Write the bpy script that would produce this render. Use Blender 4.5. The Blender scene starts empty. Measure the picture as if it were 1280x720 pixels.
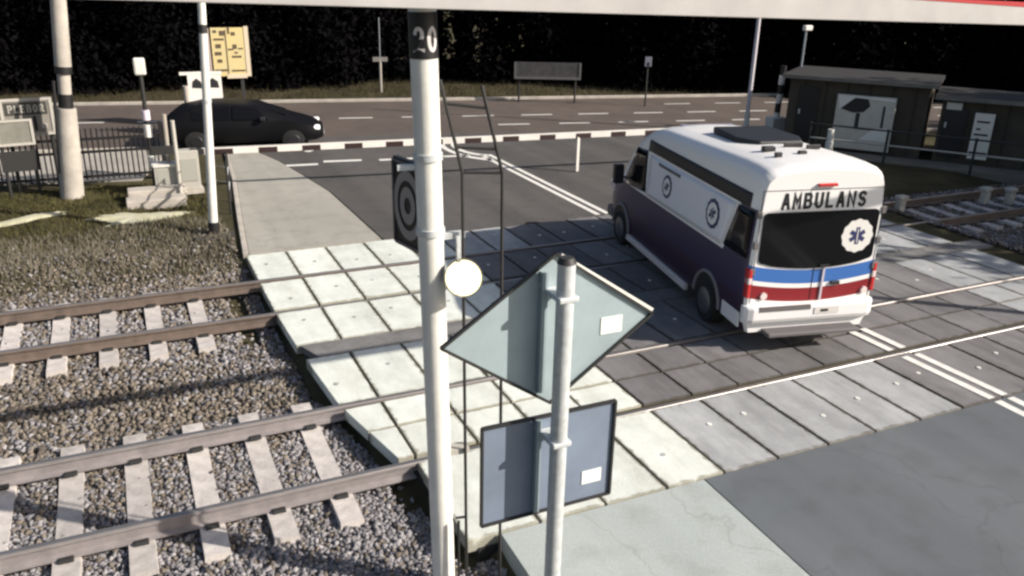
import bpy, bmesh, math, random
import numpy as np
from mathutils import Vector, Matrix
random.seed(7); rng = np.random.default_rng(7)
S = bpy.context.scene; COL = S.collection
# ------------------------------------------------------------------ camera
F, PITCH, ROLL, YAW, CH = 1048.5, .3659, .0221, .4381, 4.977
fw = Vector((math.sin(YAW)*math.cos(PITCH), math.cos(YAW)*math.cos(PITCH), -math.sin(PITCH)))
r0 = fw.cross(Vector((0, 0, 1))).normalized(); u0 = r0.cross(fw)
rt = r0*math.cos(ROLL)+u0*math.sin(ROLL); up = -r0*math.sin(ROLL)+u0*math.cos(ROLL)
cd = bpy.data.cameras.new('camera'); cam = bpy.data.objects.new('camera', cd); COL.objects.link(cam)
cd.sensor_width = 36; cd.lens = F*36/1280; cd.clip_start = .05; cd.clip_end = 1500
M = Matrix((rt, up, -fw)).transposed().to_4x4(); M.translation = Vector((0, 0, CH)); cam.matrix_world = M
S.camera = cam
# ------------------------------------------------------------------ light
SUN_EL = math.radians(31); SX, SY = .78, -.62          # horizontal direction towards the sun
sdir = Vector((SX*math.cos(SUN_EL), SY*math.cos(SUN_EL), math.sin(SUN_EL))).normalized()
w = bpy.data.worlds.new('World'); S.world = w; w.use_nodes = True
nt = w.node_tree; bg = nt.nodes['Background']
sky = nt.nodes.new('ShaderNodeTexSky'); sky.sky_type = 'NISHITA'; sky.sun_disc = False
sky.sun_elevation = SUN_EL; sky.sun_rotation = math.atan2(SX, SY); sky.dust_density = 2.5; sky.air_density = 1.0
nt.links.new(sky.outputs[0], bg.inputs[0]); bg.inputs[1].default_value = .075
sl = bpy.data.lights.new('sun', 'SUN'); sl.energy = 4.6; sl.angle = math.radians(.6); sl.color = (1, .93, .84)
so = bpy.data.objects.new('sun', sl); COL.objects.link(so); so.rotation_euler = sdir.to_track_quat('Z', 'Y').to_euler()
so.location = (20, -15, 30)
S.cycles.pixel_filter_type = 'BLACKMAN_HARRIS'; S.cycles.filter_width = 2.6
S.view_settings.view_transform = 'Standard'; S.view_settings.look = 'None'
S.view_settings.exposure = .62; S.view_settings.gamma = 1; S.view_settings.use_curve_mapping = False

# ------------------------------------------------------------------ helpers
def at(px, py, z=0.):
    d = fw+(px-640)/F*rt-(py-360)/F*up
    return Vector((0, 0, CH))+d*((z-CH)/d.z)
def on(px, py, D):
    d = fw+(px-640)/F*rt-(py-360)/F*up
    return Vector((0, 0, CH))+d*(D/math.hypot(d.x, d.y))

def mat(name, col, rough=.7, metal=0., spec=.5, var=.0, vscale=6., col2=None, bump=0., bscale=40., rnd=0., emit=None, coord='Object', detail=6, coat=0.):
    m = bpy.data.materials.new(name); m.use_nodes = True
    n = m.node_tree.nodes; L = m.node_tree.links; b = n['Principled BSDF']
    b.inputs['Roughness'].default_value = rough; b.inputs['Metallic'].default_value = metal
    b.inputs['Specular IOR Level'].default_value = spec
    b.inputs['Coat Weight'].default_value = coat
    c4 = (*col, 1); b.inputs['Base Color'].default_value = c4
    tc = n.new('ShaderNodeTexCoord')
    out = None
    if var > 0 or col2:
        no = n.new('ShaderNodeTexNoise'); no.inputs['Scale'].default_value = vscale; no.inputs['Detail'].default_value = detail
        no.inputs['Roughness'].default_value = .65
        L.new(tc.outputs[coord], no.inputs['Vector'])
        cr = n.new('ShaderNodeValToRGB')
        cr.color_ramp.elements[0].position = .32; cr.color_ramp.elements[1].position = .68
        c2 = col2 or tuple(min(1, c*(1+var)) for c in col); c1 = col if col2 else tuple(c*(1-var) for c in col)
        cr.color_ramp.elements[0].color = (*c1, 1); cr.color_ramp.elements[1].color = (*c2, 1)
        L.new(no.outputs['Fac'], cr.inputs['Fac']); out = cr.outputs['Color']
    if rnd > 0:
        oi = n.new('ShaderNodeObjectInfo'); mr = n.new('ShaderNodeMapRange')
        mr.inputs['To Min'].default_value = 1-rnd; mr.inputs['To Max'].default_value = 1+rnd
        L.new(oi.outputs['Random'], mr.inputs['Value'])
        mx = n.new('ShaderNodeMix'); mx.data_type = 'RGBA'; mx.blend_type = 'MULTIPLY'; mx.inputs['Factor'].default_value = 1
        if out: L.new(out, mx.inputs['A'])
        else: mx.inputs['A'].default_value = c4
        L.new(mr.outputs['Result'], mx.inputs['B']); out = mx.outputs['Result']
    if out: L.new(out, b.inputs['Base Color'])
    if bump > 0:
        nb = n.new('ShaderNodeTexNoise'); nb.inputs['Scale'].default_value = bscale; nb.inputs['Detail'].default_value = 8
        L.new(tc.outputs[coord], nb.inputs['Vector'])
        bp = n.new('ShaderNodeBump'); bp.inputs['Strength'].default_value = bump; bp.inputs['Distance'].default_value = .02
        L.new(nb.outputs['Fac'], bp.inputs['Height']); L.new(bp.outputs['Normal'], b.inputs['Normal'])
    if emit:
        b.inputs['Emission Color'].default_value = (*emit[0], 1); b.inputs['Emission Strength'].default_value = emit[1]
    return m

class MB:
    def __init__(s): s.v = []; s.f = []; s.mi = []
    def face(s, pts, mi=0):
        k = len(s.v); s.v += [tuple(p) for p in pts]; s.f.append(tuple(range(k, k+len(pts)))); s.mi.append(mi)
    def box(s, lo, hi, rz=0., c=None, mi=0):
        x0, y0, z0 = lo; x1, y1, z1 = hi
        P = [(x0,y0,z0),(x1,y0,z0),(x1,y1,z0),(x0,y1,z0),(x0,y0,z1),(x1,y0,z1),(x1,y1,z1),(x0,y1,z1)]
        if rz:
            cx, cy = c if c else ((x0+x1)/2, (y0+y1)/2); co, si = math.cos(rz), math.sin(rz)
            P = [(cx+(x-cx)*co-(y-cy)*si, cy+(x-cx)*si+(y-cy)*co, z) for x, y, z in P]
        k = len(s.v); s.v += P
        for q in ((3,2,1,0),(4,5,6,7),(0,1,5,4),(1,2,6,5),(2,3,7,6),(3,0,4,7)):
            s.f.append(tuple(k+i for i in q)); s.mi.append(mi)
        return s
    def bar(s, a, b, wd, ht=None, mi=0, upv=(0, 0, 1)):
        ht = ht or wd; a = Vector(a); b = Vector(b); d = (b-a).normalized()
        x = d.cross(Vector(upv))
        if x.length < 1e-4: x = d.cross(Vector((1, 0, 0)))
        x.normalize(); y = x.cross(d).normalized()
        P = [p+sx*x*wd/2+sy*y*ht/2 for p in (a, b) for sx, sy in ((-1,-1),(1,-1),(1,1),(-1,1))]
        k = len(s.v); s.v += [tuple(p) for p in P]
        for q in ((0,1,2,3),(7,6,5,4),(0,4,5,1),(1,5,6,2),(2,6,7,3),(3,7,4,0)):
            s.f.append(tuple(k+i for i in q)); s.mi.append(mi)
        return s
    def tube(s, pts, rad, n=16, mi=0, cap=True):
        pts = [Vector(p) for p in pts]; rads = rad if isinstance(rad, (list, tuple)) else [rad]*len(pts)
        rings = []; ref = None
        for i, p in enumerate(pts):
            d = ((pts[i+1]-p).normalized() if i+1 < len(pts) else Vector((0,0,0))) + ((p-pts[i-1]).normalized() if i else Vector((0,0,0)))
            d.normalize()
            if ref is None:
                ref = d.cross(Vector((0, 0, 1)))
                if ref.length < 1e-3: ref = Vector((1, 0, 0))
            x = (ref-d*ref.dot(d)).normalized(); y = d.cross(x)
            k = len(s.v)
            s.v += [tuple(p+(x*math.cos(2*math.pi*j/n)+y*math.sin(2*math.pi*j/n))*rads[i]) for j in range(n)]
            rings.append(k)
        for a, b in zip(rings, rings[1:]):
            for j in range(n):
                s.f.append((a+j, a+(j+1) % n, b+(j+1) % n, b+j)); s.mi.append(mi)
        if cap:
            s.f.append(tuple(rings[0]+j for j in reversed(range(n)))); s.mi.append(mi)
            s.f.append(tuple(rings[-1]+j for j in range(n))); s.mi.append(mi)
        return s
    def prism(s, poly, z0, z1, mi=0):
        n = len(poly); k = len(s.v)
        s.v += [(p[0], p[1], z0) for p in poly]+[(p[0], p[1], z1) for p in poly]
        s.f.append(tuple(k+i for i in reversed(range(n)))); s.mi.append(mi)
        s.f.append(tuple(k+n+i for i in range(n))); s.mi.append(mi)
        for i in range(n):
            j = (i+1) % n; s.f.append((k+i, k+j, k+n+j, k+n+i)); s.mi.append(mi)
        return s
    def map(s, fn): s.v = [tuple(fn(*p)) for p in s.v]; return s
    def build(s, name, mats, parent=None, smooth=False, bevel=0., loc=None, fix=True):
        me = bpy.data.meshes.new(name); me.from_pydata(s.v, [], s.f)
        mats = mats if isinstance(mats, (list, tuple)) else [mats]
        for m in mats: me.materials.append(m)
        me.polygons.foreach_set('material_index', s.mi)
        if fix:
            bm = bmesh.new(); bm.from_mesh(me); bmesh.ops.recalc_face_normals(bm, faces=bm.faces); bm.to_mesh(me); bm.free()
        if smooth:
            me.polygons.foreach_set('use_smooth', [True]*len(me.polygons)); me.set_sharp_from_angle(angle=math.radians(38))
        o = bpy.data.objects.new(name, me); COL.objects.link(o)
        if parent: o.parent = parent
        if loc is not None: o.location = loc
        if bevel:
            b = o.modifiers.new('bevel', 'BEVEL'); b.width = bevel; b.segments = 2; b.limit_method = 'ANGLE'
        return o
def tag(o, label, cat, group=None):
    o['label'] = label; o['category'] = cat
    if group: o['group'] = group
    return o
def struct(o, kind='structure'): o['kind'] = kind; return o
def empty(name, loc=(0, 0, 0), rz=0.):
    e = bpy.data.objects.new(name, None); COL.objects.link(e); e.location = loc; e.rotation_euler = (0, 0, rz); e.empty_display_size = .2
    return e
def arc(cx, cy, rx, ry, a0, a1, n=9): return [(cx+rx*math.cos(math.radians(a0+(a1-a0)*i/n)), cy+ry*math.sin(math.radians(a0+(a1-a0)*i/n))) for i in range(n+1)]
GL = {'A': [[(0,0),(.42,1),(.58,1),(1,0)], [(.16,.32),(.84,.32)]], 'M': [[(0,0),(0,1),(.5,.35),(1,1),(1,0)]],
 'B': [[(0,0),(0,1),(.6,1)]+arc(.6,.76,.32,.24,90,-90)+[(0,.52)], [(.6,.52)]+arc(.62,.26,.38,.26,90,-90)+[(0,0)]],
 'U': [[(0,1),(0,.3)]+arc(.5,.3,.5,.3,180,360)+[(1,1)]], 'L': [[(0,1),(0,0),(.9,0)]], 'N': [[(0,0),(0,1),(1,0),(1,1)]],
 'S': [arc(.5,.75,.46,.25,30,270)+arc(.5,.25,.48,.25,90,-150)], 'P': [[(0,0),(0,1),(.6,1)]+arc(.6,.74,.36,.26,90,-90)+[(0,.48)]],
 'E': [[(.9,1),(0,1),(0,0),(.9,0)], [(0,.52),(.75,.52)]], 'O': [arc(.5,.5,.5,.5,90,450,18)], '0': [arc(.5,.5,.48,.5,90,450,18)],
 'R': [[(0,0),(0,1),(.6,1)]+arc(.6,.76,.36,.24,90,-90)+[(0,.52)], [(.5,.52),(1,0)]], '2': [arc(.5,.72,.46,.28,165,-25)+[(.04,0),(1,0)]]}
def lettering(txt, wd, ht, fn, name, m, parent, st=.16, gap=.28):
    """stroked capitals, centred, wd x ht; fn lays (x, y) on the surface"""
    b = MB(); n = len(txt); gw = wd/(n+gap*(n-1)); w_ = st*ht
    for k, ch in enumerate(txt):
        x0 = -wd/2+k*gw*(1+gap)
        for li, line in enumerate(GL[ch]):
            P = [Vector((x0+w_/2+p[0]*(gw-w_), -ht/2+w_/2+p[1]*(ht-w_))) for p in line]
            L_, R_ = [], []
            for i, p in enumerate(P):
                d0 = (p-P[i-1]).normalized() if i else None; d1 = (P[i+1]-p).normalized() if i+1 < len(P) else None
                t = ((d0 or d1)+(d1 or d0)); t = t.normalized() if t.length > 1e-3 else (d0 or d1)
                nrm = Vector((-t.y, t.x)); ref = d0 or d1; c = max(.45, abs(t.dot(ref))); o_ = nrm*w_/2/c
                ext = (t*(-w_/2 if i == 0 else w_/2 if i+1 == len(P) else 0))
                L_.append(p+o_+ext); R_.append(p-o_+ext)
            for i in range(len(P)-1):
                b.face([fn(q.x, q.y) for q in (L_[i], L_[i+1], R_[i+1], R_[i])])
    return b.build(name, m, parent, fix=False)
ORD = ['first','second','third','fourth','fifth','sixth','seventh','eighth','ninth','tenth','eleventh','twelfth','thirteenth','fourteenth','fifteenth','sixteenth','seventeenth','eighteenth','nineteenth','twentieth','twenty-first','twenty-second','twenty-third','twenty-fourth','twenty-fifth','twenty-sixth','twenty-seventh']

# ------------------------------------------------------------------ materials
def asphalt(name, col, warm, track=.25, crack=.6):
    """worn asphalt: aggregate speckle, patchy weathering, long polished wheel tracks, hairline cracks"""
    m = mat(name, col, .85, bump=.35, bscale=90); n = m.node_tree.nodes; L = m.node_tree.links; pb = n['Principled BSDF']
    tc = n.new('ShaderNodeTexCoord')
    def noise(scale, sx, sy, det=5):
        mp = n.new('ShaderNodeMapping'); mp.inputs['Scale'].default_value = (sx, sy, 1); L.new(tc.outputs['Object'], mp.inputs[0])
        q = n.new('ShaderNodeTexNoise'); q.inputs['Scale'].default_value = scale; q.inputs['Detail'].default_value = det; L.new(mp.outputs[0], q.inputs[0]); return q.outputs['Fac']
    def ramp(f, p0, c0, p1, c1):
        r = n.new('ShaderNodeValToRGB'); e = r.color_ramp.elements; e[0].position = p0; e[0].color = (*c0, 1); e[1].position = p1; e[1].color = (*c1, 1); L.new(f, r.inputs[0]); return r.outputs[0]
    def mul(a_, b_, f=1.):
        q = n.new('ShaderNodeMix'); q.data_type = 'RGBA'; q.blend_type = 'MULTIPLY'; q.inputs['Factor'].default_value = f
        L.new(a_, q.inputs['A']); L.new(b_, q.inputs['B']); return q.outputs['Result']
    c = ramp(noise(.45, 1, 1), .3, col, .7, warm)
    c = mul(c, ramp(noise(1., 1.6, .07, 3), .35, (1-track,)*3, .65, (1+track*.0,)*3))
    c = mul(c, ramp(noise(120, 1, 1, 2), .3, (.72,.72,.72), .75, (1.,1.,1.)))
    c = mul(c, ramp(noise(2.2, 1, 1, 8), .34, (.88,.88,.87), .50, (1.,1.,1.)))
    vo = n.new('ShaderNodeTexVoronoi'); vo.feature = 'DISTANCE_TO_EDGE'; vo.inputs['Scale'].default_value = .42
    nz = n.new('ShaderNodeTexNoise'); nz.inputs['Scale'].default_value = 1.3; nz.inputs['Detail'].default_value = 6; L.new(tc.outputs['Object'], nz.inputs[0])
    ad = n.new('ShaderNodeMix'); ad.data_type = 'RGBA'; ad.blend_type = 'ADD'; ad.inputs['Factor'].default_value = .9; L.new(tc.outputs['Object'], ad.inputs['A']); L.new(nz.outputs['Color'], ad.inputs['B'])
    L.new(ad.outputs['Result'], vo.inputs['Vector'])
    c = mul(c, ramp(vo.outputs['Distance'], .002, (.62,.61,.60), .007, (1.,1.,1.)), crack)
    L.new(c, pb.inputs['Base Color']); return m
m_asph = asphalt('asphalt', (.135,.150,.165), (.155,.166,.178), .16, .35)
m_asph_mid = asphalt('crossing_road_asphalt', (.095,.088,.083), (.120,.110,.102))
m_asph_far = asphalt('old_asphalt', (.105,.082,.070), (.135,.105,.088), .1)
m_path = asphalt('path_paving', (.40,.375,.325), (.46,.435,.38), .12, .4)
m_path2 = asphalt('walkway_paving', (.45,.49,.47), (.52,.555,.53), .10, .4)
def panel_mat(name, col, stain, rnd):
    m = mat(name, col, .82, var=.10, vscale=3., bump=.25, bscale=45, rnd=rnd); n = m.node_tree.nodes; L = m.node_tree.links; pb = n['Principled BSDF']
    src = pb.inputs['Base Color'].links[0].from_socket; tc = n.new('ShaderNodeTexCoord')
    def mth(op, a_, b_):
        q = n.new('ShaderNodeMath'); q.operation = op
        for i, v in enumerate((a_, b_)):
            if isinstance(v, (int, float)): q.inputs[i].default_value = v
            else: L.new(v, q.inputs[i])
        return q.outputs[0]
    sp = n.new('ShaderNodeSeparateXYZ'); L.new(tc.outputs['Generated'], sp.inputs[0])
    ed = mth('MINIMUM', mth('SUBTRACT', .5, mth('ABSOLUTE', mth('SUBTRACT', sp.outputs[0], .5), 0)), mth('MULTIPLY', mth('SUBTRACT', .5, mth('ABSOLUTE', mth('SUBTRACT', sp.outputs[1], .5), 0)), 1.8))
    nz = n.new('ShaderNodeTexNoise'); nz.inputs['Scale'].default_value = 9; nz.inputs['Detail'].default_value = 8; L.new(tc.outputs['Object'], nz.inputs[0])
    e2 = mth('SUBTRACT', ed, mth('MULTIPLY', mth('SUBTRACT', nz.outputs['Fac'], .42), .16))
    r = n.new('ShaderNodeValToRGB'); r.color_ramp.elements[0].position = .0; r.color_ramp.elements[0].color = (.50,.47,.42,1); r.color_ramp.elements[1].position = .035; r.color_ramp.elements[1].color = (1,1,1,1); L.new(e2, r.inputs[0])
    mp = n.new('ShaderNodeMapping'); mp.inputs['Scale'].default_value = (1.5, .35, 1); L.new(tc.outputs['Object'], mp.inputs[0])
    n2 = n.new('ShaderNodeTexNoise'); n2.inputs['Scale'].default_value = 1.4; n2.inputs['Detail'].default_value = 8; n2.inputs['Roughness'].default_value = .7; L.new(mp.outputs[0], n2.inputs[0])
    r2 = n.new('ShaderNodeValToRGB'); r2.color_ramp.elements[0].position = .36; r2.color_ramp.elements[0].color = (*stain,1); r2.color_ramp.elements[1].position = .58; r2.color_ramp.elements[1].color = (1,1,1,1); L.new(n2.outputs['Fac'], r2.inputs[0])
    c = src
    for o_ in (r.outputs[0], r2.outputs[0]):
        q = n.new('ShaderNodeMix'); q.data_type = 'RGBA'; q.blend_type = 'MULTIPLY'; q.inputs['Factor'].default_value = 1; L.new(c, q.inputs['A']); L.new(o_, q.inputs['B']); c = q.outputs['Result']
    L.new(c, pb.inputs['Base Color']); return m
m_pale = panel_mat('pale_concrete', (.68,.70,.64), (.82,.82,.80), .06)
m_mid = panel_mat('tyre_falloff_mid_concrete', (.37,.375,.375), (.70,.70,.70), .08)
m_dark = panel_mat('tyre_falloff_dark_concrete', (.175,.168,.168), (.66,.65,.65), .14)  # both darker tones hold tyre dirt plus glare and vignette fall-off
m_bed = mat('black_joint_filler', (.02,.019,.018), .95)
m_strip = mat('grey_strip', (.16,.155,.15), .9, var=.3, vscale=3)
m_paint = mat('road_paint', (.72,.70,.65), .7, var=.15, vscale=9)
m_soil = mat('soil', (.075,.06,.045), 1, spec=.1, var=.35, vscale=1.3, bump=.5, bscale=8)
m_verge = mat('verge_soil', (.042,.038,.02), 1, spec=.1, col2=(.085,.072,.042), vscale=.8, bump=.5, bscale=9)
m_rail = mat('rusty_steel', (.15,.115,.095), .6, metal=.2, var=.25, vscale=5)
m_rail2 = mat('dull_grey_steel', (.29,.26,.255), .55, metal=.3, var=.18, vscale=5)
m_railtop = mat('worn_rail_head', (.30,.275,.26), .38, metal=.7, var=.1, vscale=4)
m_slp = mat('sleeper_concrete', (.48,.44,.41), .85, var=.22, vscale=7, bump=.2, bscale=50, rnd=.14)
m_white = mat('white_post_paint', (.72,.70,.64), .5, var=.13, vscale=2.4, bump=.08, bscale=14)
m_galv = mat('galvanised_steel', (.58,.60,.60), .5, metal=.25, var=.16, vscale=22)
m_black = mat('black_paint', (.012,.011,.012), .5)
m_dsteel = mat('dark_steel', (.035,.034,.033), .6, metal=.3)
m_grey = mat('grey_painted_steel', (.27,.30,.32), .45, metal=.1, var=.06, vscale=5)
m_bluegrey = mat('sign_back', (.33,.40,.42), .5, metal=.15, var=.13, vscale=3, bump=.05, bscale=6)
m_label = mat('paper_sticker', (.8,.8,.76), .6)
m_letter = mat('black_lettering', (.012,.012,.014), .6)
m_red = mat('signal_red', (.42,.02,.025), .5)
m_whitep = mat('boom_white', (.76,.72,.66), .55, var=.08, vscale=2)
m_darkred = mat('faded_dark_red', (.03,.012,.012), .6)
m_cab = mat('cabinet_paint', (.42,.40,.35), .6, var=.1, vscale=4)
m_conc = mat('weathered_concrete', (.42,.38,.33), .85, var=.2, vscale=2.2, bump=.2, bscale=30)

# ------------------------------------------------------------------ ground
def gheight(x, y):
    h = np.full_like(x, -.035)
    bed = np.clip((np.interp(y, [5.9,7.2,9.,11.5,15.1], [2.6,2.45,2.1,1.85,1.8])-x)/.15, 0, 1)+np.clip((x-15.7)/.3, 0, 1)      # beside the crossing
    bed = np.clip(bed, 0, 1)*np.clip((15.6-y)/1.6, 0, 1)*np.clip((y-2.6)/1.0, 0, 1)
    low = np.clip((2.85-x)/.2, 0, 1)*np.clip((7.5-y)/2., 0, 1)*np.clip((y-1)/1.5, 0, 1)
    h -= .27*np.clip(np.maximum(bed, low), 0, 1)
    ver = np.clip((1.3-x)/.6, 0, 1)*np.clip((y-15.2)/1, 0, 1)*np.clip((21-y)/1., 0, 1)
    h += ver*(.06*np.sin(x*1.7+.6)*np.sin(y*1.9)+.05*np.sin(x*.7+y*1.1))-.03*ver
    h += .03*np.clip((16.8-y)/.8, 0, 1)*np.clip((y-15.0)/.8, 0, 1)*np.clip((1.0-x)/.8, 0, 1)
    h -= .05*(y < 1)
    h += 1.2*np.clip((np.hypot(x-8, y-15)-45)/60, 0, 1)**2
    return h
xs = np.concatenate([[-900,-400,-150,-70,-40,-25], np.arange(-16, 36.01, .3), [45,60,90,160,420,900]])
ys = np.concatenate([[-900,-400,-150,-70,-30,-12], np.arange(-4, 46.01, .3), [55,75,110,170,420,900]])
X, Y = np.meshgrid(xs, ys); Z = gheight(X, Y)
g = MB(); g.v = list(map(tuple, np.stack([X.ravel(), Y.ravel(), Z.ravel()], 1))); nx = len(xs)
g.f = [(j*nx+i, j*nx+i+1, (j+1)*nx+i+1, (j+1)*nx+i) for j in range(len(ys)-1) for i in range(nx-1)]; g.mi = [0]*len(g.f)
struct(g.build('ground', m_verge, smooth=True, fix=False))

def slab(name, poly, z, m, th=.25): return struct(MB().prism(poly, z-th, z).build(name, m))
# the road up to the crossing, beyond it, and the street across
slab('road', [(5.06,5.93),(14.9,5.93),(14.9,-14),(4.7,-14),(4.95,2)], 0, m_asph)
slab('road', [(4.30,15.07),(15.2,15.07),(14.9,19.5),(16.5,23.4),(3.0,26.2),(3.2,24.6),(3.7,22.6),(3.95,20.9),(4.2,19)], 0, m_asph_mid)
def street(t, s):        # along, across
    c, sn = math.cos(-.20), math.sin(-.20); return (10.9+t*c-s*sn, 28.0+t*sn+s*c)
slab('street', [street(-45,-4.6), street(45,-4.6), street(45,3.6), street(-45,3.6)], -.008, m_asph_far)
slab('crossing_bed', [(1.8,15.06),(15.55,15.06),(15.55,5.94),(2.5,5.94),(2.4,7.2),(1.9,9.5)], -.11, m_bed, .2)
slab('road', [(2.0,10.38),(15.4,10.38),(15.4,10.82),(1.84,10.82)], -.004, m_strip, .1)  # grey strip in the gap between two panel rows
# pavements
slab('path', [(1.78,15.07),(4.25,15.07),(4.15,19),(3.9,20.9),(3.65,22.6),(3.15,24.6),(2.6,24.8),(2.35,21),(2.0,17.5)], .012, m_path)
slab('walkway', [(2.72,5.92),(5.03,5.91),(4.92,2),(4.67,-14),(2.6,-14),(2.66,2)], .012, m_path2)
slab('pavement', [street(-45,-8.3), street(-9.2,-8.3), street(-9.0,-4.65), street(-45,-4.65)], .0, mat('street_paving', (.36,.33,.29), .85, var=.15, vscale=1.5))
# kerbs
def kerb(pts, wd=.14, z=.06):
    k = MB()
    for a, b in zip(pts, pts[1:]): k.bar((a[0],a[1],z-.13), (b[0],b[1],z-.13), wd, .26)
    return struct(k.build('kerb', m_conc, bevel=.012))
kerb([street(-45,3.69), street(45,3.69)], .16, .09)
kerb([street(-45,-4.72), street(-9.5,-4.72)], .14, .07)
kerb([(1.72,15.1),(1.94,17.5),(2.29,21),(2.54,24.8)], .1, .03)
kerb([street(7.,-4.72), street(45,-4.72)], .14, .07)
# painted markings, one sheet 4 mm over the asphalt
def mark(pts, name='road_marking', z=.004):
    b = MB(); b.face([(p[0],p[1],z) for p in pts]); return struct(b.build(name, m_paint))
def strip(a, b, wd, z=.004):
    a = Vector((*a, 0)); b = Vector((*b, 0)); n = (b-a).normalized().cross(Vector((0,0,1)))*wd/2
    return mark([a-n, b-n, b+n, a+n], z=z)
for off in (-.12, .12):
    strip((9.18+off,21.6), (9.22+off,15.1), .12); strip((9.66+off,5.9), (9.40+off,-13), .12)
    for ya, yb in ((7.52,8.26),(5.97,7.3),(9.0,9.6)): strip((9.55+.1*(9-ya)/3+off,ya),(9.55+.1*(9-yb)/3+off,yb),.12,.009)
for (a, b) in (((3.45,22.05),(4.55,21.95)), ((4.75,22.2),(5.75,22.05)), ((6.2,21.9),(7.2,21.8)), ((8.0,21.75),(8.75,21.65)), ((4.6,23.6),(5.15,24.3))): strip(a, b, .2)
arcs = MB()
for rr in (.62, .95):
    for k in range(9):
        t0, t1 = math.radians(110+k*16), math.radians(110+(k+1)*16)
        arcs.face([(9.45+math.cos(t)*q, 22.6+math.sin(t)*q*1.7, .004) for t, q in ((t0,rr),(t1,rr),(t1,rr+.16),(t0,rr+.16))])
struct(arcs.build('road_marking', m_paint))
for t in np.arange(-30, 32, 2.15):
    strip(street(t,-.08), street(t+1.15,-.08), .14, -.004)
    if t > 0: strip(street(t+.9,-1.9), street(t+2.0,-1.9), .14, -.004)
for t in np.arange(8.6, 20, 2.2): strip(street(t,1.9), street(t+1.1,1.9), .12, -.004)

# ------------------------------------------------------------------ crossing panels
rows = [(13.64,15.04,'beyond the far rail'),(12.24,13.50,'inside the far track'),(10.84,12.10,'just before the far track'),
        (8.97,10.36,'beyond the near track'),(8.24,8.83,'far inside the near track'),(7.55,8.20,'near inside the near track'),(5.96,7.40,'along the near edge')]
edge = [2.42+.73*k for k in range(19)]
def leftx(y): return float(np.interp(y, [5.9,7.2,9.,11.5,15.1], [2.38,2.3,1.92,1.74,1.70]))
for ri, (y0, y1, rn) in enumerate(rows):
    cols = ([1.7]+edge) if y0 > 7.5 else edge
    if y0 < 7.5: cols = [2.38]+edge[1:]
    cnt = 0
    for k in range(len(cols)-1):
        gp_ = .006 if (ri in (1,2,3,4,5) and 6.6 < cols[k] < 13.2) else .015; xa, xb = cols[k]+gp_, cols[k+1]-gp_
        if xb > 15.5: continue
        sk = -.0
        pa0, pa1 = (max(leftx(y0), xa), max(leftx(y1), xa)) if k < 2 else (xa, xa)
        if xb-max(pa0, pa1) < .1: continue
        xm = (xa+xb)/2
        m = m_pale if xm < 5.2 else m_mid if xm < (6.6 if ri < 6 else 8.9) else m_dark if xm < 13.0 else m_mid  # tone steps by column: tyre dirt and light fall-off put into the colour
        if ri in (4, 5, 3, 2, 1) and 5.2 < xm < 13: m = m_dark
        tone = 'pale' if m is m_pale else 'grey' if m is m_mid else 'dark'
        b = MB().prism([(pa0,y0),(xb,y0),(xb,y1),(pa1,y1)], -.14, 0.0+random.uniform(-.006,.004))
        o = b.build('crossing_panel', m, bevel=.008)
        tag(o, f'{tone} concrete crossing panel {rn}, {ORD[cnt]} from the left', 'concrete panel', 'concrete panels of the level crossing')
        # lifting eye in the panel, a bright worn dot
        ex, ey = xm+random.uniform(-.12,.12), (y0+y1)/2+random.uniform(-.25,.25); e = MB().tube([(ex, ey, -.01), (ex, ey, .007)], .03, 10)
        if y1-y0 > 1: e.build('lifting_eye', m_mid if m is m_pale else m_paint, o)
        cnt += 1

# ------------------------------------------------------------------ rails and sleepers
def rail(y, label):
    prof = [(-.075,-.17),(.075,-.17),(.075,-.155),(.012,-.135),(.012,-.045),(.036,-.035),(.036,-.004),(.028,.004),(-.028,.004),(-.036,-.004),(-.036,-.035),(-.012,-.045),(-.012,-.135),(-.075,-.155)]
    b = MB(); k = 0
    XA, XB = -16, 40; n = len(prof)
    b.v = [(XA, y+p[0], p[1]) for p in prof]+[(XB, y+p[0], p[1]) for p in prof]
    for i in range(n):
        j = (i+1) % n; b.f.append((i, j, n+j, n+i)); b.mi.append(1 if i in (6,7,8) else 0)
    b.f += [tuple(range(n)), tuple(range(n, 2*n))]; b.mi += [0, 0]
    tag(b.build('rail', [m_rail if y > 10 else m_rail2, m_railtop]), label, 'rail', 'rails of the two tracks')
YF, YN = 12.8725, 8.1792
rail(YF+.7525, 'rusty rail farthest from the camera, outer rail of the far track')
rail(YF-.7525, 'rusty rail of the far track, on its near side')
rail(YN+.7525, 'worn grey rail of the near track, on its far side')
rail(YN-.7525, 'worn grey rail nearest the camera at lower left')
bs = MB(); L2, wd = 1.28, .13                                     # tapered concrete sleeper lying along y
sec = [(-L2,.20),(-.85,.20),(-.4,.155),(.4,.155),(.85,.20),(L2,.20)]
for (ya, ha), (yb, hb) in zip(sec, sec[1:]):
    for sx in (-1, 1): bs.face([(sx*.14,ya,-.22),(sx*.14,yb,-.22),(sx*.115,yb,hb-.2),(sx*.115,ya,ha-.2)])
    bs.face([(-.115,ya,ha-.2),(.115,ya,ha-.2),(.115,yb,hb-.2),(-.115,yb,hb-.2)])
for ya, ha in (sec[0], sec[-1]): bs.face([(-.14,ya,-.22),(.14,ya,-.22),(.115,ya,ha-.2),(-.115,ya,ha-.2)])
SL = bs.build('sleeper', m_slp); SL.location.z = 0
CL0 = MB().box((-.065,-.035,-.005), (.065,.035,.03)).build('rail_clip', m_dsteel, SL, bevel=.008); CLS = [CL0]
CL0.location = (0, .8525, .002)
for yq in (.6525, -.6525, -.8525):
    q = CL0.copy(); COL.objects.link(q); q.parent = SL; q.location = (0, yq, .002); CLS.append(q)
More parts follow.
